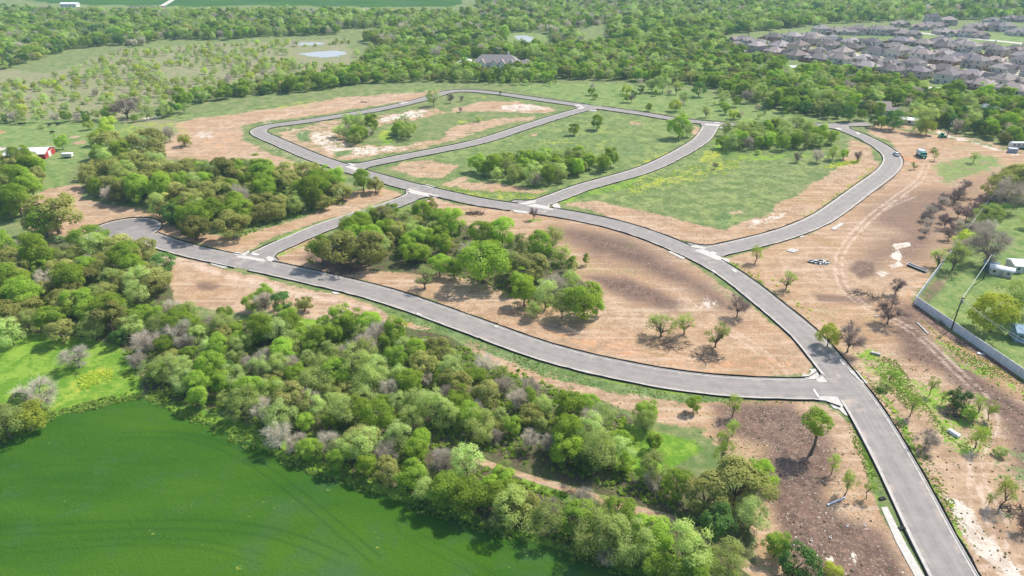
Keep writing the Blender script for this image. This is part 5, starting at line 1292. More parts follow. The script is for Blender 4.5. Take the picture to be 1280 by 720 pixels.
# red barn
x, y, _ = P(41, 195.5); ang = math.atan2(*(np.array(P(70, 192)[:2])-np.array(P(18, 197)[:2]))[::-1]); root = empty('barn', (x, y, 0), ang)
tag(root, 'long red barn with white metal roof on the left pasture', 'barn')
root.rotation_euler = (0, 0, ang-.22); root.scale = (.85, .85, .85)
MB().box(-11, 9, -6.5, 6.5, 0, 2.9).build('wall', M['red_siding'], root)
g_ = MB()
for s_ in (-11, 9): g_.add([(s_, -6.5, 2.9), (s_, 6.5, 2.9), (s_, 0, 4.6)], [(0, 1, 2)])
g_.build('gable_wall', M['red_siding'], root)
for sg in (-1, 1):
    m = MB(); m.add([(-11.4, sg*7.0, 2.75), (9.4, sg*7.0, 2.75), (9.4, 0, 4.65), (-11.4, 0, 4.65), (-11.4, sg*7.0, 2.87), (9.4, sg*7.0, 2.87), (9.4, 0, 4.78), (-11.4, 0, 4.78)], [(0, 3, 2, 1), (4, 5, 6, 7), (0, 1, 5, 4), (1, 2, 6, 5), (3, 0, 4, 7), (2, 3, 7, 6)]); rf_ = m.build('roof', M['white_roof'], root)
    rb = MB()
    for xx in np.linspace(-11, 9, 21): rb.add([(xx-.04, sg*7.0, 2.88), (xx+.04, sg*7.0, 2.88), (xx+.04, 0, 4.79), (xx-.04, 0, 4.79), (xx-.04, sg*7.0, 2.94), (xx+.04, sg*7.0, 2.94), (xx+.04, 0, 4.85), (xx-.04, 0, 4.85)], [(0, 3, 2, 1), (4, 5, 6, 7), (0, 1, 5, 4), (1, 2, 6, 5), (3, 0, 4, 7), (2, 3, 7, 6)])
    rb.build('roof_rib', M['white_roof'], rf_)
MB().box(9.0, 9.1, -2.4, .8, 0, 2.7).build('barn_door', M['trim'], root); MB().box(9.0, 9.14, -2.6, 3.4, 2.72, 2.86).build('door_rail', M['trim'], root)
for xx in (-8, -3): MB().box(xx, xx+1.4, -6.57, -6.5, 1.2, 2.2).build('window', M['glass'], root)
# small white trailer by the barn
x, y, _ = P(85, 197); root = empty('livestock_trailer', (x, y, 0), .1); tag(root, 'small white-topped trailer on the grass right of the red barn', 'trailer')
MB().box(-2.2, 2.2, -1, 1, .55, 1.9).build('body', M['trim'], root); MB().prof([(-2.35, 1.9), (2.35, 1.9), (2.2, 2.1), (-2.2, 2.1)], -1.1, 1.1).build('roof', M['white_roof'], root); MB().tube([(2.2, 0, .5), (3.4, 0, .45)], .06).build('drawbar', M['black_metal'], root)
for sx_ in (-.6, .6):
    for sy in (-1.05, 1.05): MB().tube([(sx_, sy-.12, .36), (sx_, sy+.12, .36)], .36, 12).build('wheel', M['rubber'], root)
# cattle
M['hide'] = plain('black_hide', (.02, .018, .017), .3, 4, .7)
def cow(px, py, rz, label, down=0.0):
    x, y, _ = P(px, py)
    V = [(0,0,1.0),(.55,0,1.05),(-.65,0,1.05),(.85,0,1.15),(1.15,0,1.15-down*.5),(1.35,0,1.2-down),(1.62,0,1.02-down),(.55,.22,.75),(.55,.22,.4),(.58,.22,.03),(.55,-.22,.75),(.5,-.22,.4),(.48,-.22,.03),(-.65,.22,.75),(-.72,.22,.42),(-.66,.22,.03),(-.65,-.22,.75),(-.72,-.22,.42),(-.7,-.22,.03),(-.95,0,1.15),(-1.02,0,.75)]
    E = [(0,1),(0,2),(1,3),(3,4),(4,5),(5,6),(1,7),(7,8),(8,9),(1,10),(10,11),(11,12),(2,13),(13,14),(14,15),(2,16),(16,17),(17,18),(2,19),(19,20)]
    rad = [.42,.38,.40,.26,.2,.19,.11,.15,.08,.06,.15,.08,.06,.17,.09,.06,.17,.09,.06,.06,.035]
    me = bpy.data.meshes.new('cow_body'); me.from_pydata(V, E, []); o = link('cow', me, None, M['hide'])
    md = o.modifiers.new('skin', 'SKIN'); md.use_smooth_shade = True
    for v, r in zip(me.skin_vertices[0].data, rad): v.radius = (r, r)
    me.skin_vertices[0].data[0].use_root = True
    o.modifiers.new('sub', 'SUBSURF').levels = 1
    o.location = (x, y, 0); o.rotation_euler = (0, 0, rz); tag(o, label, 'cow', 'black cattle on the pasture')
cow(25.5,156.5,.1,'leftmost black cow at the far side of the pasture'); cow(30.5,156.3,.2,'black cow just right of the leftmost one'); cow(62,158,1.2,'black cow in the middle of the pasture, behind the lone one', .3); cow(73,157.5,.6,'rightmost black cow, nearest the pasture fence'); cow(65.5,167,.2,'nearest black cow, alone in front of the others', .45)

# ------------------------------------------------------------------ white wall fence, rail fence
M['fence_panel'] = plain('fence_panel_paint', (.64, .68, .74), .08, .8, .55)
def panel_fence(p0, p1, label, h=2.3, pw=2.45, slat=False):
    a, b = np.array(P(*p0)[:2]), np.array(P(*p1)[:2]); L = np.linalg.norm(b-a); n = max(1, round(L/pw)); pw = L/n
    root = empty('panel_fence', (a[0], a[1], 0), math.atan2(b[1]-a[1], b[0]-a[0])); tag(root, label, 'fence')
    pm = MB()
    for k in range(7): pm.box(.09+k*(pw-.18)/7, .09+(k+1)*(pw-.18)/7-.02, -.03-.012*(k % 2), .03+.012*(k % 2), .06, h-.06)
    o0 = pm.build('panel', M['fence_panel'], root); o0.location = (0, 0, 0)
    po = MB().box(-.08, .08, -.08, .08, 0, h+.08).build('post', M['white_metal'], root)
    ra = MB().box(.08, pw-.08, -.05, .05, h-.06, h+.03).build('top_rail', M['white_metal'], root)
    for i in range(1, n+1):
        for src in ((o0, ra, po) if i < n else (po,)):
            c = src.copy(); COL.objects.link(c); c.parent = root
            c.location = (i*pw, 0, 0); c.rotation_euler = (0, float(RNG.normal(0, .006)), 0)
panel_fence((1143.5,380), (1330,509), 'long pale blue-grey panel fence running down to the right edge')
panel_fence((1143,378.5), (1178,331), 'short leaning panel fence going up from the fence corner', 2.0, 2.2)
def rail_fence(p0, p1, label, h=1.5, name='rail_fence'):
    a, b = np.array(P(*p0)[:2]), np.array(P(*p1)[:2]); L = np.linalg.norm(b-a); n = max(1, round(L/3)); st = L/n
    root = empty(name, (a[0], a[1], 0), math.atan2(b[1]-a[1], b[0]-a[0])); tag(root, label, 'fence')
    po = MB().box(-.07, .07, -.07, .07, 0, h).build('post', M['white_metal'], root)
    ra = MB().box(.07, st-.07, -.03, .03, h-.25, h-.08).build('rail', M['white_metal'], root); rb = MB().box(.07, st-.07, -.03, .03, h-.75, h-.6).build('rail', M['white_metal'], root)
    rc = MB().box(.07, st-.07, -.03, .03, .25, .4).build('rail', M['white_metal'], root)
    for i in range(1, n+1):
        for src in ((po, ra, rb, rc) if i < n else (po,)):
            c = src.copy(); COL.objects.link(c); c.parent = root; c.location = (i*st, 0, 0)
rail_fence((1180,328), (1262,217), 'white rail fence climbing between the bare trees and the lawn', 1.7)

# ------------------------------------------------------------------ poles and wires
M['wire'] = plain('cable', (.5, .55, .5), .1, 1, .5); M['pole'] = plain('pole_wood', (.08, .065, .06), .3, 3)
def upole(px, py, h, label, arm=0.0):
    x, y, _ = P(px, py); root = empty('utility_pole', (x, y, 0)); tag(root, label, 'utility pole')
    MB().tube([(0, 0, 0), (.02, 0, h*.5), (.05, 0, h)], [.17, .15, .12], 8).build('pole', M['pole'], root)
    MB().tube([(.25, -.15, h-1.6), (.25, -.15, h-.7)], .2, 10).build('transformer', M['grey_metal'], root)
    MB().box(-.7, .7, -.06, .06, h-.45, h-.3).build('crossarm', M['pole'], root)
    ins = MB()
    for s_ in (-.6, .6): ins.tube([(s_, 0, h-.3), (s_, 0, h-.12)], .05, 6)
    ins.build('insulator', M['trim'], root)
    return Vector((x, y, h-.35))
pa = upole(1189,412,9.5,'dark utility pole standing at the panel fence'); pb = upole(1229,349,8.5,'utility pole among the bare many-stemmed tree in the yard')
pc = Vector(P(1330, 500)); pc.z = 8
pt = upole(1183,173,8.5,'slim pole beside the small green machine at the dirt road')
def cable(a, b, sag, r, label):
    pts = [a.lerp(b, t)-Vector((0, 0, sag*4*t*(1-t))) for t in np.linspace(0, 1, 16)]
    o = MB().tube(pts, r, 6).build('cable', M['wire']); tag(o, label, 'cable')
cable(pa, pb, .5, .07, 'pale overhead cable from the fence pole up to the yard pole'); cable(pa+Vector((.3, 0, -.3)), pc, 1.5, .03, 'thin overhead wire running down along the panel fence')
cable(pa+Vector((-.5, 0, .1)), pc+Vector((.5, 1, .5)), 1.2, .03, 'upper thin wire running down along the panel fence')
wirep = [P(x, y, 0) for x, y in ((1035,152),(1075,155))]

# ------------------------------------------------------------------ yard things
x, y, _ = P(1258, 385); root = empty('trampoline', (x, y, 0)); tag(root, 'round grey trampoline under the brown tree in the yard', 'trampoline')
ang_ = np.linspace(0, 2*math.pi, 29)
MB().tube([(1.9*math.cos(a), 1.9*math.sin(a), .85) for a in ang_], .09, 6, False).build('rim', M['grey_metal'], root)
MB().prism([(1.75*math.cos(a), 1.75*math.sin(a)) for a in ang_[:-1]], .80, .83).build('mat', plain('worn_mat', (.2, .18, .2), .4, 2), root)
for k in range(4):
    a = k*math.pi/2+.4; MB().tube([(1.85*math.cos(a), 1.85*math.sin(a), .85), (1.95*math.cos(a), 1.95*math.sin(a), 0)], .04, 6).build('leg', M['grey_metal'], root)
def shed(px, py, w, d, h, rz, roofm, wallm, label, arch=False):
    x, y, _ = P(px, py); root = empty('shed', (x, y, 0), rz); tag(root, label, 'shed')
    MB().box(-w/2, w/2, -d/2, d/2, 0, h).build('wall', wallm, root)
    if arch:
        n = 9; prof = [(-d/2*1.1*math.cos(math.pi*i/(n-1)), h+math.sin(math.pi*i/(n-1))*d*.28) for i in range(n)]
        m = MB(); pr = [(-w/2-.4+0*p, p, q) for p, q in prof]; V = [(-w/2-.4, p, q) for p, q in prof]+[(w/2+.4, p, q) for p, q in prof]
        m.add(V, [(i, i+1, n+i+1, n+i) for i in range(n-1)]+[tuple(range(n-1, -1, -1)), tuple(range(n, 2*n))]); m.build('roof', roofm, root)
    else:
        MB().hip(-w/2, w/2, -d/2, d/2, h, .3, .3, True).build('roof', roofm, root)
    MB().box(-.5, .5, -d/2-.06, -d/2, 0, min(1.9, h-.1)).build('door', M['grey_metal'], root)
    for k in (-1, 1): MB().box(k*w*.32-.35, k*w*.32+.35, -d/2-.05, -d/2, h*.45, h*.8).build('window', M['glass'], root)
    return root
TEAL = plain('teal_paint', (.14, .24, .30), .15, 1, .6)
shed(1237,337,3.6,3,2.0,-.55,TEAL,TEAL,'small teal shed behind the trunk of the bare yard tree')
shed(1250,343,5.6,2.8,1.9,-.55,M['white_roof'],WALLC[2],'long low shed with rounded white roof in the yard',True)
shed(1275,337,6.5,5,2.2,-.1,M['white_roof'],M['fence_panel'],'white flat-roofed shed at the right edge of the lawn')
shed(1280,424,5.5,4.5,2.6,-.3,plain('blue_tarp', (.16, .27, .38), .3, 1.2, .6),plain('blue_siding', (.22, .33, .42), .2, 1, .7),'blue covered outbuilding at the right edge behind the round tree')
x, y, _ = P(1218, 434)
# ------------------------------------------------------------------ vehicles
def car(px, py, rz, paint, label):
    x, y, _ = P(px, py); root = empty('parked_car', (x, y, .05), rz); tag(root, label, 'car')
    b = MB(); b.prof([(-2.25, .35), (-2.3, .7), (-2.1, .95), (-1.3, 1.0), (1.1, .95), (2.1, .8), (2.3, .6), (2.28, .35)], -.88, .88); b.build('body', paint, root)
    c = MB(); P_ = [(-1.75, .96), (-1.3, 1.38), (.25, 1.42), (1.05, .94)]; n = 4
    V = [(p, -.82 if q < 1.1 else -.66, q) for p, q in P_]+[(p, .82 if q < 1.1 else .66, q) for p, q in P_]
    c.add(V, [(0, 1, 2, 3)[::-1], (4, 5, 6, 7), (0, 4, 5, 1)[::-1], (1, 5, 6, 2)[::-1], (2, 6, 7, 3)[::-1]]); c.build('cabin_glass', M['glass'], root)
    r = MB(); r.prism([(-1.3, -.64), (.22, -.64), (.22, .64), (-1.3, .64)], 1.37, 1.46); r.build('car_roof', paint, root)
    for xx in (-1.42, 1.4):
        for yy in (-.85, .85):
            w = MB().tube([(xx, yy-.11, .33), (xx, yy+.11, .33)], .34, 14).build('wheel', M['rubber'], root)
            MB().tube([(xx, yy-.125, .33), (xx, yy+.125, .33)], .19, 10).build('rim', M['grey_metal'], w)
    for yy in (-.65, .65): MB().box(2.2, 2.32, yy-.15, yy+.15, .6, .74).build('headlight', M['trim'], root); MB().box(-2.33, -2.2, yy-.15, yy+.15, .68, .84).build('tail_light', M['red_siding'], root)
    return root
def heading(a, b):
    a, b = P(*a), P(*b); return math.atan2(b[1]-a[1], b[0]-a[0])
car(1120,194.2,heading((1126,201),(1113,187)),plain('white_car_paint', (.72, .74, .8), .03, 1, .3),'white car parked on the outer side of the eastern bend')
# teal and white hydroseeding truck
GREEN = plain('green_paint', (.03, .33, .22), .15, 1.5, .5); PALE = plain('pale_tank_paint', (.58, .68, .70), .12, 1, .5)
x, y, _ = P(1151, 196); root = empty('tank_truck', (x, y, 0), heading((1148,192),(1155,198))+.1); tag(root, 'teal and white tank machine on the bare lot beyond the bend', 'work vehicle')
MB().box(-3.2, 3.1, -.9, .9, .7, 1.0).build('chassis', M['black_metal'], root)
MB().prof([(-3.1, 1.0), (-3.1, 2.3), (-2.7, 2.9), (.8, 2.9), (1.1, 2.3), (1.1, 1.0)], -1.2, 1.2).build('tank', PALE, root)
MB().prof([(1.3, .8), (1.3, 2.6), (2.4, 2.6), (2.9, 1.7), (3.2, 1.6), (3.2, .8)], -1.1, 1.1).build('cab', GREEN, root)
MB().prof([(2.42, 2.5), (2.88, 1.75), (2.96, 1.75), (2.5, 2.55)], -.95, .95).build('windscreen', M['glass'], root)
MB().box(-2.6, .4, -1.0, 1.0, 2.9, 3.0).build('platform', M['white_metal'], root)
ml = MB(); [ml.tube([(xx, yy, 3.0), (xx, yy, 3.8)], .04, 5) for xx in (-2.5, -1, .3) for yy in (-.95, .95)]; [ml.tube([(-2.5, yy, 3.8), (.3, yy, 3.8)], .04, 5) for yy in (-.95, .95)]; ml.build('handrail', M['white_metal'], root)
MB().tube([(-.6, 0, 3.0), (-.6, 0, 4.8), (.6, 0, 5.5)], .14, 8).build('spray_gun', M['white_metal'], root)
for xx in (-2.3, -1.2, 2.3):
    for yy in (-1.0, 1.0): MB().tube([(xx, yy-.15, .5), (xx, yy+.15, .5)], .5, 12).build('wheel', M['rubber'], root)
# small green loader
x, y, _ = P(1177, 172); root = empty('compact_loader', (x, y, 0), .3); tag(root, 'small dark green machine parked by the dirt road below the woods', 'work vehicle')
MB().prof([(-1.6, .5), (-1.7, 1.3), (-.5, 1.4), (1.2, 1.1), (1.4, .5)], -.8, .8).build('body', GREEN, root); MB().box(-.6, .5, -.65, .65, 1.4, 2.2).build('cab_glass', M['glass'], root); MB().box(-.75, .65, -.75, .75, 2.2, 2.32).build('cab_roof', GREEN, root)
MB().prof([(1.7, .1), (2.4, .15), (2.2, .5), (1.75, .8)], -1, 1).build('bucket', M['grey_metal'], root)
for yy in (-.85, .85): MB().tube([(-.4, yy, 1.3), (1.0, yy, 1.25), (1.9, yy, .6)], .08, 6).build('lift_arm', GREEN, root)
for xx in (-1, .9):
    for yy in (-.9, .9): MB().tube([(xx, yy-.15, .42), (xx, yy+.15, .42)], .42, 12).build('wheel', M['rubber'], root)
# camper at the right edge
x, y, _ = P(1276, 185.5); root = empty('camper_trailer', (x, y, 0), -.05); tag(root, 'long white camper trailer at the right edge under the woods', 'trailer')
MB().prof([(-5.5, .6), (-5.6, 2.2), (-5.1, 2.9), (4.8, 2.9), (5.3, 2.4), (5.5, .6)], -1.2, 1.2).build('body', M['trim'], root); MB().box(-4.9, 4.6, -1.1, 1.1, 2.9, 3.0).build('roof', M['white_roof'], root)
for xx in (-4.2, -2.2, 1.2, 3.2): window(root, xx, -1.2, 0, -1, 1.6, 1.1, .7)
MB().box(-.6, .2, -1.27, -1.2, .7, 2.5).build('door', M['grey_metal'], root); MB().box(-5.4, 5.3, -1.215, -1.2, 1.15, 1.3).build('stripe', M['roof_blue'], root)
for xx in (-.5, .6):
    for yy in (-1.1, 1.1): MB().tube([(xx, yy-.12, .36), (xx, yy+.12, .36)], .36, 12).build('wheel', M['rubber'], root)
# blue-grey container by the dirt road
x, y, _ = P(1265, 190.5); root = empty('storage_box', (x, y, 0), -.25); tag(root, 'blue-grey box container beside the pale dirt road at far right', 'container')
MB().box(-1.8, 1.8, -1.1, 1.1, .1, 1.9).build('body', plain('container_paint', (.30, .35, .46), .12, 2, .6), root); MB().box(-1.9, 1.9, -1.2, 1.2, 1.9, 2.0).build('lid', M['grey_metal'], root)
rb = MB(); [rb.box(xx-.04, xx+.04, -1.15, -1.1, .1, 1.9) for xx in np.linspace(-1.6, 1.6, 7)]; rb.build('rib', M['grey_metal'], root)
# rubble pile, black trailer bed and small litter
def pile(px, py, r, n, mats, label, name='debris_pile', hmax=.9, cat='debris pile'):
    x, y, _ = P(px, py); root = empty(name, (x, y, 0)); tag(root, label, cat)
    g2 = np.random.default_rng(int(px*7+py))
    for mi, mt in enumerate(mats):
        m = MB()
        for _ in range(n):
            a, q = g2.uniform(0, 6.28), r*math.sqrt(g2.random()); cx, cy = q*math.cos(a), q*.6*math.sin(a); cz = max(.08, hmax*(1-q/r))*g2.random()
            if mi % 2 == 0:
                dx, dy, dz = g2.uniform(.15, .8), g2.uniform(.1, .45), g2.uniform(.06, .25)
                pts = [(cx+sx*dx*g2.uniform(.6, 1), cy+sy*dy*g2.uniform(.6, 1), max(0, cz+sz*dz*g2.uniform(.6, 1))) for sx in (-1, 1) for sy in (-1, 1) for sz in (-1, 1)]
                m.add(pts, [(0, 1, 3, 2), (4, 6, 7, 5), (0, 4, 5, 1), (2, 3, 7, 6), (0, 2, 6, 4), (1, 5, 7, 3)])
            else:
                b_ = g2.normal(size=3)*[.9, .6, .25]; m.tube([(cx, cy, cz+.05), (cx+b_[0], cy+b_[1], max(.05, cz+b_[2]))], [.05, .02], 4)
        m.build(['rubble', 'broken_pole', 'scrap', 'branch'][mi], mt, root)
    return root
pile(1023,328,3.2,60,[M['black_fabric'],M['wood_grey'],M['trim']],'heap of black and white debris on the tan lot near the junction')
def brush(px, py, r, n, label, mat='wood_grey'):
    x, y, _ = P(px, py); root = empty('brush_pile', (x, y, 0)); tag(root, label, 'brush pile'); g2 = np.random.default_rng(int(px+py*3))
    m = MB(); m2 = MB()
    for i in range(n):
        a = g2.uniform(0, 6.28); q = r*math.sqrt(g2.random()); p0 = np.array([q*math.cos(a), q*.55*math.sin(a), g2.uniform(.02, .5)]); dd = g2.normal(size=3)*[1, .7, .3]; dd = dd/np.linalg.norm(dd)*g2.uniform(.8, 2.6)
        p1 = p0+dd; p1[2] = max(.03, p1[2]); mid = (p0+p1)/2+g2.normal(size=3)*.12; mid[2] = max(.03, mid[2])
        (m if i % 4 else m2).tube([tuple(p0), tuple(mid), tuple(p1)], [.05, .035, .015] if i % 4 else [.11, .09, .05], 4)
    m.build('branch', M[mat], root); m2.build('log', M['trunk'], root)
M['wood_dark'] = plain('charred_wood', (.06, .045, .045), .3, 4, .95)
brush(593,267,3.6,120,'pile of cut brush on tan soil below the connector junction','wood_dark'); brush(432,340,4.2,120,'long brush pile beside the lower street at the grove','wood_dark'); brush(1075,367,3.5,70,'row of dead sticks on the tan lot by the wheel tracks'); brush(1103,374,3.6,60,'fallen bare branches left of the bare dark tree')
brush(840,432,4.4,110,'dead brush at the feet of the half-bare trees'); brush(884,448,3.8,110,'dead brush below the half-bare tree nearest the street'); brush(1192,520,1.5,30,'small brush heap under the dark round tree','wood_dark'); brush(1205,250,3,60,'dark fallen branches beside the rail fence','wood_dark')
brush(1270,640,3,60,'tangle of dead branches at the right edge','wood_dark'); brush(455,128,2.4,30,'low heap on the graded soil beyond the western loop','wood_dark'); brush(1180,405,2.0,40,'twigs along the bottom of the panel fence'); brush(620,648,3,60,'grey dead brush beside the woods track'); brush(800,668,3.5,80,'grey dead brush at the edge of the crop field')
x, y, _ = P(1146, 336); root = empty('trailer_bed', (x, y, 0), heading((1136,332),(1156,340))); tag(root, 'long black trailer bed with pale rim lying by the rubble', 'trailer')
MB().prof([(-3, .55), (-2.6, .15), (2.6, .15), (3.1, .6)], -.7, .7).build('bed', M['black_metal'], root)
rm = MB(); [rm.box(-3, 3.1, s_*.7-.05, s_*.7+.05, .56, .68) for s_ in (-1, 1)]; rm.box(-3.08, -2.98, -.75, .75, .56, .68).box(3.05, 3.15, -.75, .75, .6, .7); rm.build('rim', M['white_metal'], root)
def pipe(p0, p1, r, mat, label, name='pipe', cat='pipe'):
    a, b = Vector(P(*p0)), Vector(P(*p1)); c = (a+b)/2; d = (b-a)/2
    root = empty(name, (c.x, c.y, 0)); tag(root, label, cat)
    MB().tube([(-d.x, -d.y, r), (-d.x*.3, -d.y*.3, r*1.3), (d.x*.4, d.y*.4, r*1.1), (d.x, d.y, r)], r, 10, False).build('barrel', mat, root)
    MB().tube([(-d.x, -d.y, r), (-d.x*.94, -d.y*.94, r)], r*1.25, 10).build('collar', mat, root)
pipe((1034,632),(1056,622.5),.16,M['fence_panel'],'long pale pipe lying on the dark cleared lot')
pipe((1146,404),(1160,418),.16,M['trim'],'white pipe lying in the wheel tracks near the panel fence')
def block(p, w, d, h, rz, mat, label, name, cat, bev=.1):
    x, y, _ = P(*p); root = empty(name, (x, y, 0), rz); tag(root, label, cat)
    m = MB(); V = []
    for z, k in ((0, 1), (h*.8, 1), (h, 1-bev)):
        V += [(-w/2*k, -d/2*k, z), (w/2*k, -d/2*k, z), (w/2*k, d/2*k, z), (-w/2*k, d/2*k, z)]
    m.add(V, [(3, 2, 1, 0), (8, 9, 10, 11)]+[(a, (a+1) % 4+(a//4)*4, (a+1) % 4+(a//4)*4+4, a+4) for a in range(8)]); m.build('body', mat, root)
    MB().box(-w*.36, -w*.30, -d/2*1.03, d/2*1.03, 0, h*1.01).box(w*.30, w*.36, -d/2*1.03, d/2*1.03, 0, h*1.01).build('strap', M['grey_metal'], root)
    return root
block((1192,543),2.3,.9,.7,heading((1186,538),(1199,546)),M['white_metal'],'white tank lying beside the young trees by the dirt track','tank','tank',.35)
block((1094,443),2.2,.7,.55,heading((1088,440),(1100,443)),M['gutter'],'short grey concrete block on the brown lot right of the street','concrete_block','block')
block((1226,442.5),1.6,.9,.2,-.4,M['grey_metal'],'grey cover plate on the ground outside the panel fence','cover_plate','plate')
block((1095,396),.9,.6,.25,.2,M['concrete'],'tiny pale block beside the bare dark tree','concrete_block','block')
def pad(pts, label):
    w = W2(pts); c = w.mean(0); root = empty('concrete_pad', (c[0], c[1], 0)); tag(root, label, 'concrete pad')
    MB().prism([tuple(p-c) for p in w], -.02, .22).build('slab', M['concrete'], root); MB().prism([tuple((p-c)*.28) for p in w], .22, .27).build('cover', M['gutter'], root)
pad([(983,313.8),(989,311),(999,313.4),(992,316.3)],'pale square concrete pad on the lot below the eastern loop'); pad([(1038,286.5),(1050,279.3),(1055,280.5),(1043,288)],'longer pale concrete pad beside the eastern loop street')
for i, q in enumerate([(1038,672),(1059,658),(1081,657),(1014,676),(992,681)]):
    x, y, _ = P(*q); root = empty('riser', (x, y, 0)); tag(root, f'{["second from right","third from right","rightmost","fourth from right","leftmost"][i]} of the small white utility risers on the orange bank', 'utility riser', 'small white risers on the orange bank')
    MB().prism([(.19*math.cos(a), .19*math.sin(a)) for a in ang_[:-1:3]], 0, .12).build('base', M['trim'], root); MB().tube([(0, 0, .1), (0, 0, .5)], .06, 8).build('pipe', M['black_metal'], root); MB().tube([(0, 0, .5), (0, 0, .57)], .08, 8).build('cap', M['trim'], root)
for q, lb in [((1102.5,624),'small black inlet guard on the left kerb above the footpath'), ((1127,661),'small black inlet guard on the left kerb beside the footpath')]:
    x, y, _ = P(*q); root = empty('inlet_guard', (x, y, 0), .3); tag(root, lb, 'inlet guard', 'kerb inlet guards'); MB().prof([(-.7, 0), (-.6, .3), (.6, .3), (.7, 0)], -.3, .3).build('cover', M['black_fabric'], root); MB().box(-.72, .72, -.1, .1, .02, .12).build('sandbag', M['grey_metal'], root)
# small tufts, weeds and stones too many to count
M['leaf_weed'] = leaf_mat('weed_leaves', [(0, (.13, .15, .06)), (1, (.28, .27, .12))], .3)
def tufts(name, label, polys, n, size, mat, hz=.6, seed=3, flat=False):
    g2 = np.random.default_rng(seed); Vs = []; tn = []
    for poly, fr in polys:
        w = W2(poly); lo, hi = w.min(0), w.max(0); got = 0; k = int(n*fr)
        X = g2.uniform(lo[0], hi[0], k*6); Y = g2.uniform(lo[1], hi[1], k*6); m = in_poly(X, Y, w) & (road_dist(X, Y) > HK+.5) & (line_dist(X, Y, W2([(1105,634),(1126,678),(1160,740)])) > 1.4) & (line_dist(X, Y, PATHL) > 2.2)
        m &= (np.sin(X*.35)*np.sin(Y*.28+1)+g2.normal(size=X.shape)*.5) > -.2
        for x, y in zip(X[m][:k], Y[m][:k]):
            s_ = size*g2.uniform(.5, 1.6); q = 9 if not flat else 3; t_ = g2.random()
            for _ in range(q):
                d_ = unit(g2.normal(size=3)+[0, 0, .4]); p = np.array([x, y, 0])+d_*[s_, s_, s_*hz]*g2.uniform(.3, 1); p[2] = abs(p[2])+.02
                nn = unit(d_+g2.normal(size=3)*.4); a_ = unit(np.cross(nn, g2.normal(size=3))); b_ = np.cross(nn, a_); z_ = s_*g2.uniform(.4, .8)
                Vs += [p-a_*z_, p-b_*z_, p+a_*z_, p+b_*z_]; tn += [t_*.7+g2.random()*.3]*4
    V = np.array(Vs); me = np_mesh(name, V, np.arange(len(V)).reshape(-1, 4), False, {'tone': ('FLOAT', np.array(tn))})
    o = link(name, me, None, M[mat]); tag(o, label, 'ground cover', None, 'stuff')
FM = M
LOT_E = [(705,256),(760,230),(850,195),(900,170),(1040,170),(1075,185),(1095,200),(1060,243),(980,286),(895,308),(780,270)]
LOT_D = [(455,206),(600,178),(700,147),(745,138),(884,157),(870,175),(830,197),(760,222),(690,247),(640,253),(540,234)]
VER = [(880,330),(960,365),(1010,400),(1060,460),(1110,530),(1170,620),(1230,730),(1260,730),(1190,620),(1130,520),(1070,440),(1020,390),(960,340)]
tufts('weed_tufts', 'small green weed tufts dotted over the building lots', [(LOT_E, .35), (LOT_D, .2), ([(345,166),(540,135),(700,138),(640,165),(440,203)], .12), ([(1090,430),(1290,480),(1290,720),(1230,720),(1110,530)], .18), ([(560,418),(700,450),(1000,500),(1080,580),(1150,720),(990,720),(880,560)], .15)], 1500, .15, 'leaf_weed', .6, 3)
tufts('yellow_flower_clumps', 'yellow flowering clumps along the street verges and lots', [([(682,247),(800,210),(862,176),(866,181),(800,214),(690,249)], .22), ([(970,288),(1000,272),(1060,232),(1090,205),(1093,210),(1050,252),(980,291)], .3), ([(760,240),(880,200),(930,195),(920,215),(790,245)], .12), ([(1027,206),(1075,199),(1078,204),(1030,211)], .07), ([(545,232),(690,243),(680,250),(600,247)], .07), ([(95,470),(140,460),(140,476),(100,488)], .12), (VER, .04)], 1800, .3, 'leaf_yellow', .55, 4)
tufts('dry_brush_litter', 'dry brown twigs and stalks littering the cleared dark lots', [([(895,505),(1000,506),(1050,560),(1075,640),(1140,720),(1000,720),(975,640)], .5), ([(1120,380),(1180,430),(1280,500),(1280,620),(1180,470)], .25), ([(1080,230),(1240,215),(1190,300),(1130,340),(1070,330)], .25)], 3000, .13, 'twig', .35, 5, True)
# undergrowth below the woods
tufts('undergrowth', 'low mixed undergrowth covering the floor of the foreground woods', [([(0,310),(200,340),(190,400),(0,430)], .2), ([(150,440),(300,400),(560,425),(780,520),(860,640),(960,740),(830,720),(560,640),(330,560),(160,490)], .6), ([(200,220),(430,235),(430,255),(300,298),(200,280)], .12), ([(415,300),(540,268),(700,320),(740,380),(700,395),(560,345)], .08)], 9000, .42, 'leaf_young', .8, 6)

tufts('verge_grass', 'rough green grass growing along the street verges', [([(905,325),(925,330),(960,360),(1000,395),(1050,450),(1075,460),(1095,482),(1140,535),(1180,600),(1240,720),(1215,720),(1160,600),(1085,488),(1050,458),(1010,412),(960,366)], .16), ([(1055,505),(1075,530),(1110,620),(1165,730),(1150,730),(1090,610),(1062,545)], .06), ([(468,378),(560,405),(620,430),(700,458),(790,480),(960,496),(1012,497),(1012,505),(850,502),(760,487),(680,472),(600,442),(490,398)], .2), ([(1070,440),(1120,450),(1170,520),(1200,560),(1240,520),(1240,580),(1140,520)], .12), (LOT_E, .13), (LOT_D, .13), ([(1150,400),(1290,485),(1290,510),(1200,450)], .06)], 13000, .14, 'leaf_young', .5, 8)
tufts('field_margin_weeds', 'ragged weeds along the margin of the green crop field', [([(0,540),(50,520),(100,505),(160,490),(200,500),(165,500),(100,517),(50,533),(0,556)], .2), ([(160,488),(260,520),(330,552),(480,610),(650,664),(830,716),(830,735),(650,682),(480,628),(330,572),(260,540)], .8)], 3500, .32, 'leaf_young', .7, 9)
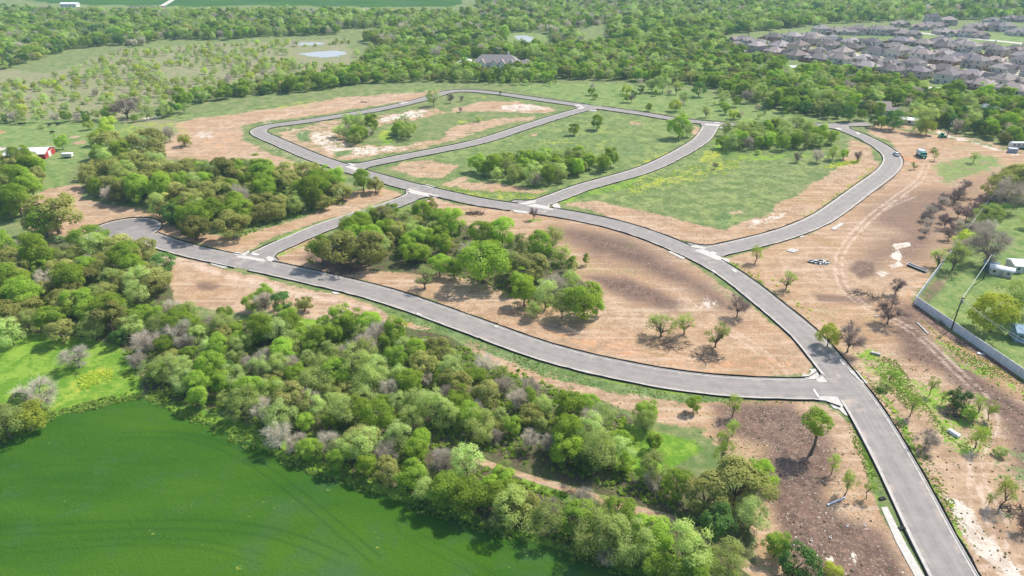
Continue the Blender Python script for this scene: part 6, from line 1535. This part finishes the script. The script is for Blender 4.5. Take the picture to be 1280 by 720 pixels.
def stones(name, label, polys, n, s0, s1, mat, seed):
    g2 = np.random.default_rng(seed); Vs = []; Fs = []
    for poly, fr in polys:
        w = W2(poly); lo, hi = w.min(0), w.max(0); k = int(n*fr)
        X = g2.uniform(lo[0], hi[0], k*5); Y = g2.uniform(lo[1], hi[1], k*5); m = in_poly(X, Y, w) & (road_dist(X, Y) > HK+.6)
        for x, y in zip(X[m][:k], Y[m][:k]):
            s_ = s0+(s1-s0)*g2.random()**3; b = len(Vs)
            for a in range(4): Vs.append((x+s_*math.cos(a*1.57)*g2.uniform(.6, 1.2), y+s_*math.sin(a*1.57)*g2.uniform(.6, 1.2), 0))
            Vs.append((x+s_*g2.uniform(-.3, .3), y+s_*g2.uniform(-.3, .3), s_*g2.uniform(.35, .8)))
            Fs += [(b, b+1, b+4), (b+1, b+2, b+4), (b+2, b+3, b+4), (b+3, b, b+4)]
    me = np_mesh(name, Vs, Fs); o = link(name, me, None, mat); tag(o, label, 'ground cover', None, 'stuff')
CEN = [(440,350),(560,345),(740,400),(760,280),(880,330),(1000,440),(1000,468),(800,455),(600,398)]
RGT = [(905,330),(1050,275),(1130,220),(1180,230),(1143,380),(1280,478),(1280,720),(1240,720),(1110,530),(1000,395)]
LOW = [(880,510),(1000,508),(1060,560),(1150,720),(1000,720),(960,640)]
stones('soil_clods', 'brown soil clods scattered over the cleared lots', [(CEN, .3), (RGT, .4), (LOW, .15)], 12000, .05, .26, plain('clod_soil', (.30, .20, .135), .3, 2, .95), 12)
stones('pale_stones', 'pale limestone pebbles scattered over the cleared lots', [(CEN, .25), (RGT, .4), (LOW, .2)], 3000, .04, .2, plain('pale_stone', (.62, .55, .46), .2, 2, .9), 13)
# ------------------------------------------------------------------ thin haze in the air
hz = bpy.data.materials.new('haze'); hz.use_nodes = True
for n in list(hz.node_tree.nodes): hz.node_tree.nodes.remove(n)
pv = hz.node_tree.nodes.new('ShaderNodeVolumePrincipled'); ho = hz.node_tree.nodes.new('ShaderNodeOutputMaterial')
pv.inputs['Density'].default_value = 0.00014; pv.inputs['Color'].default_value = (.50, .76, 1.0, 1); pv.inputs['Anisotropy'].default_value = 0.0
hz.node_tree.links.new(pv.outputs[0], ho.inputs['Volume'])
m = MB().box(-6200, 6200, -6200, 6200, -1.2, CAM_H+3); o = m.build('haze', hz); tag(o, kind='stuff'); o['label'] = 'thin pale air haze over the whole land'
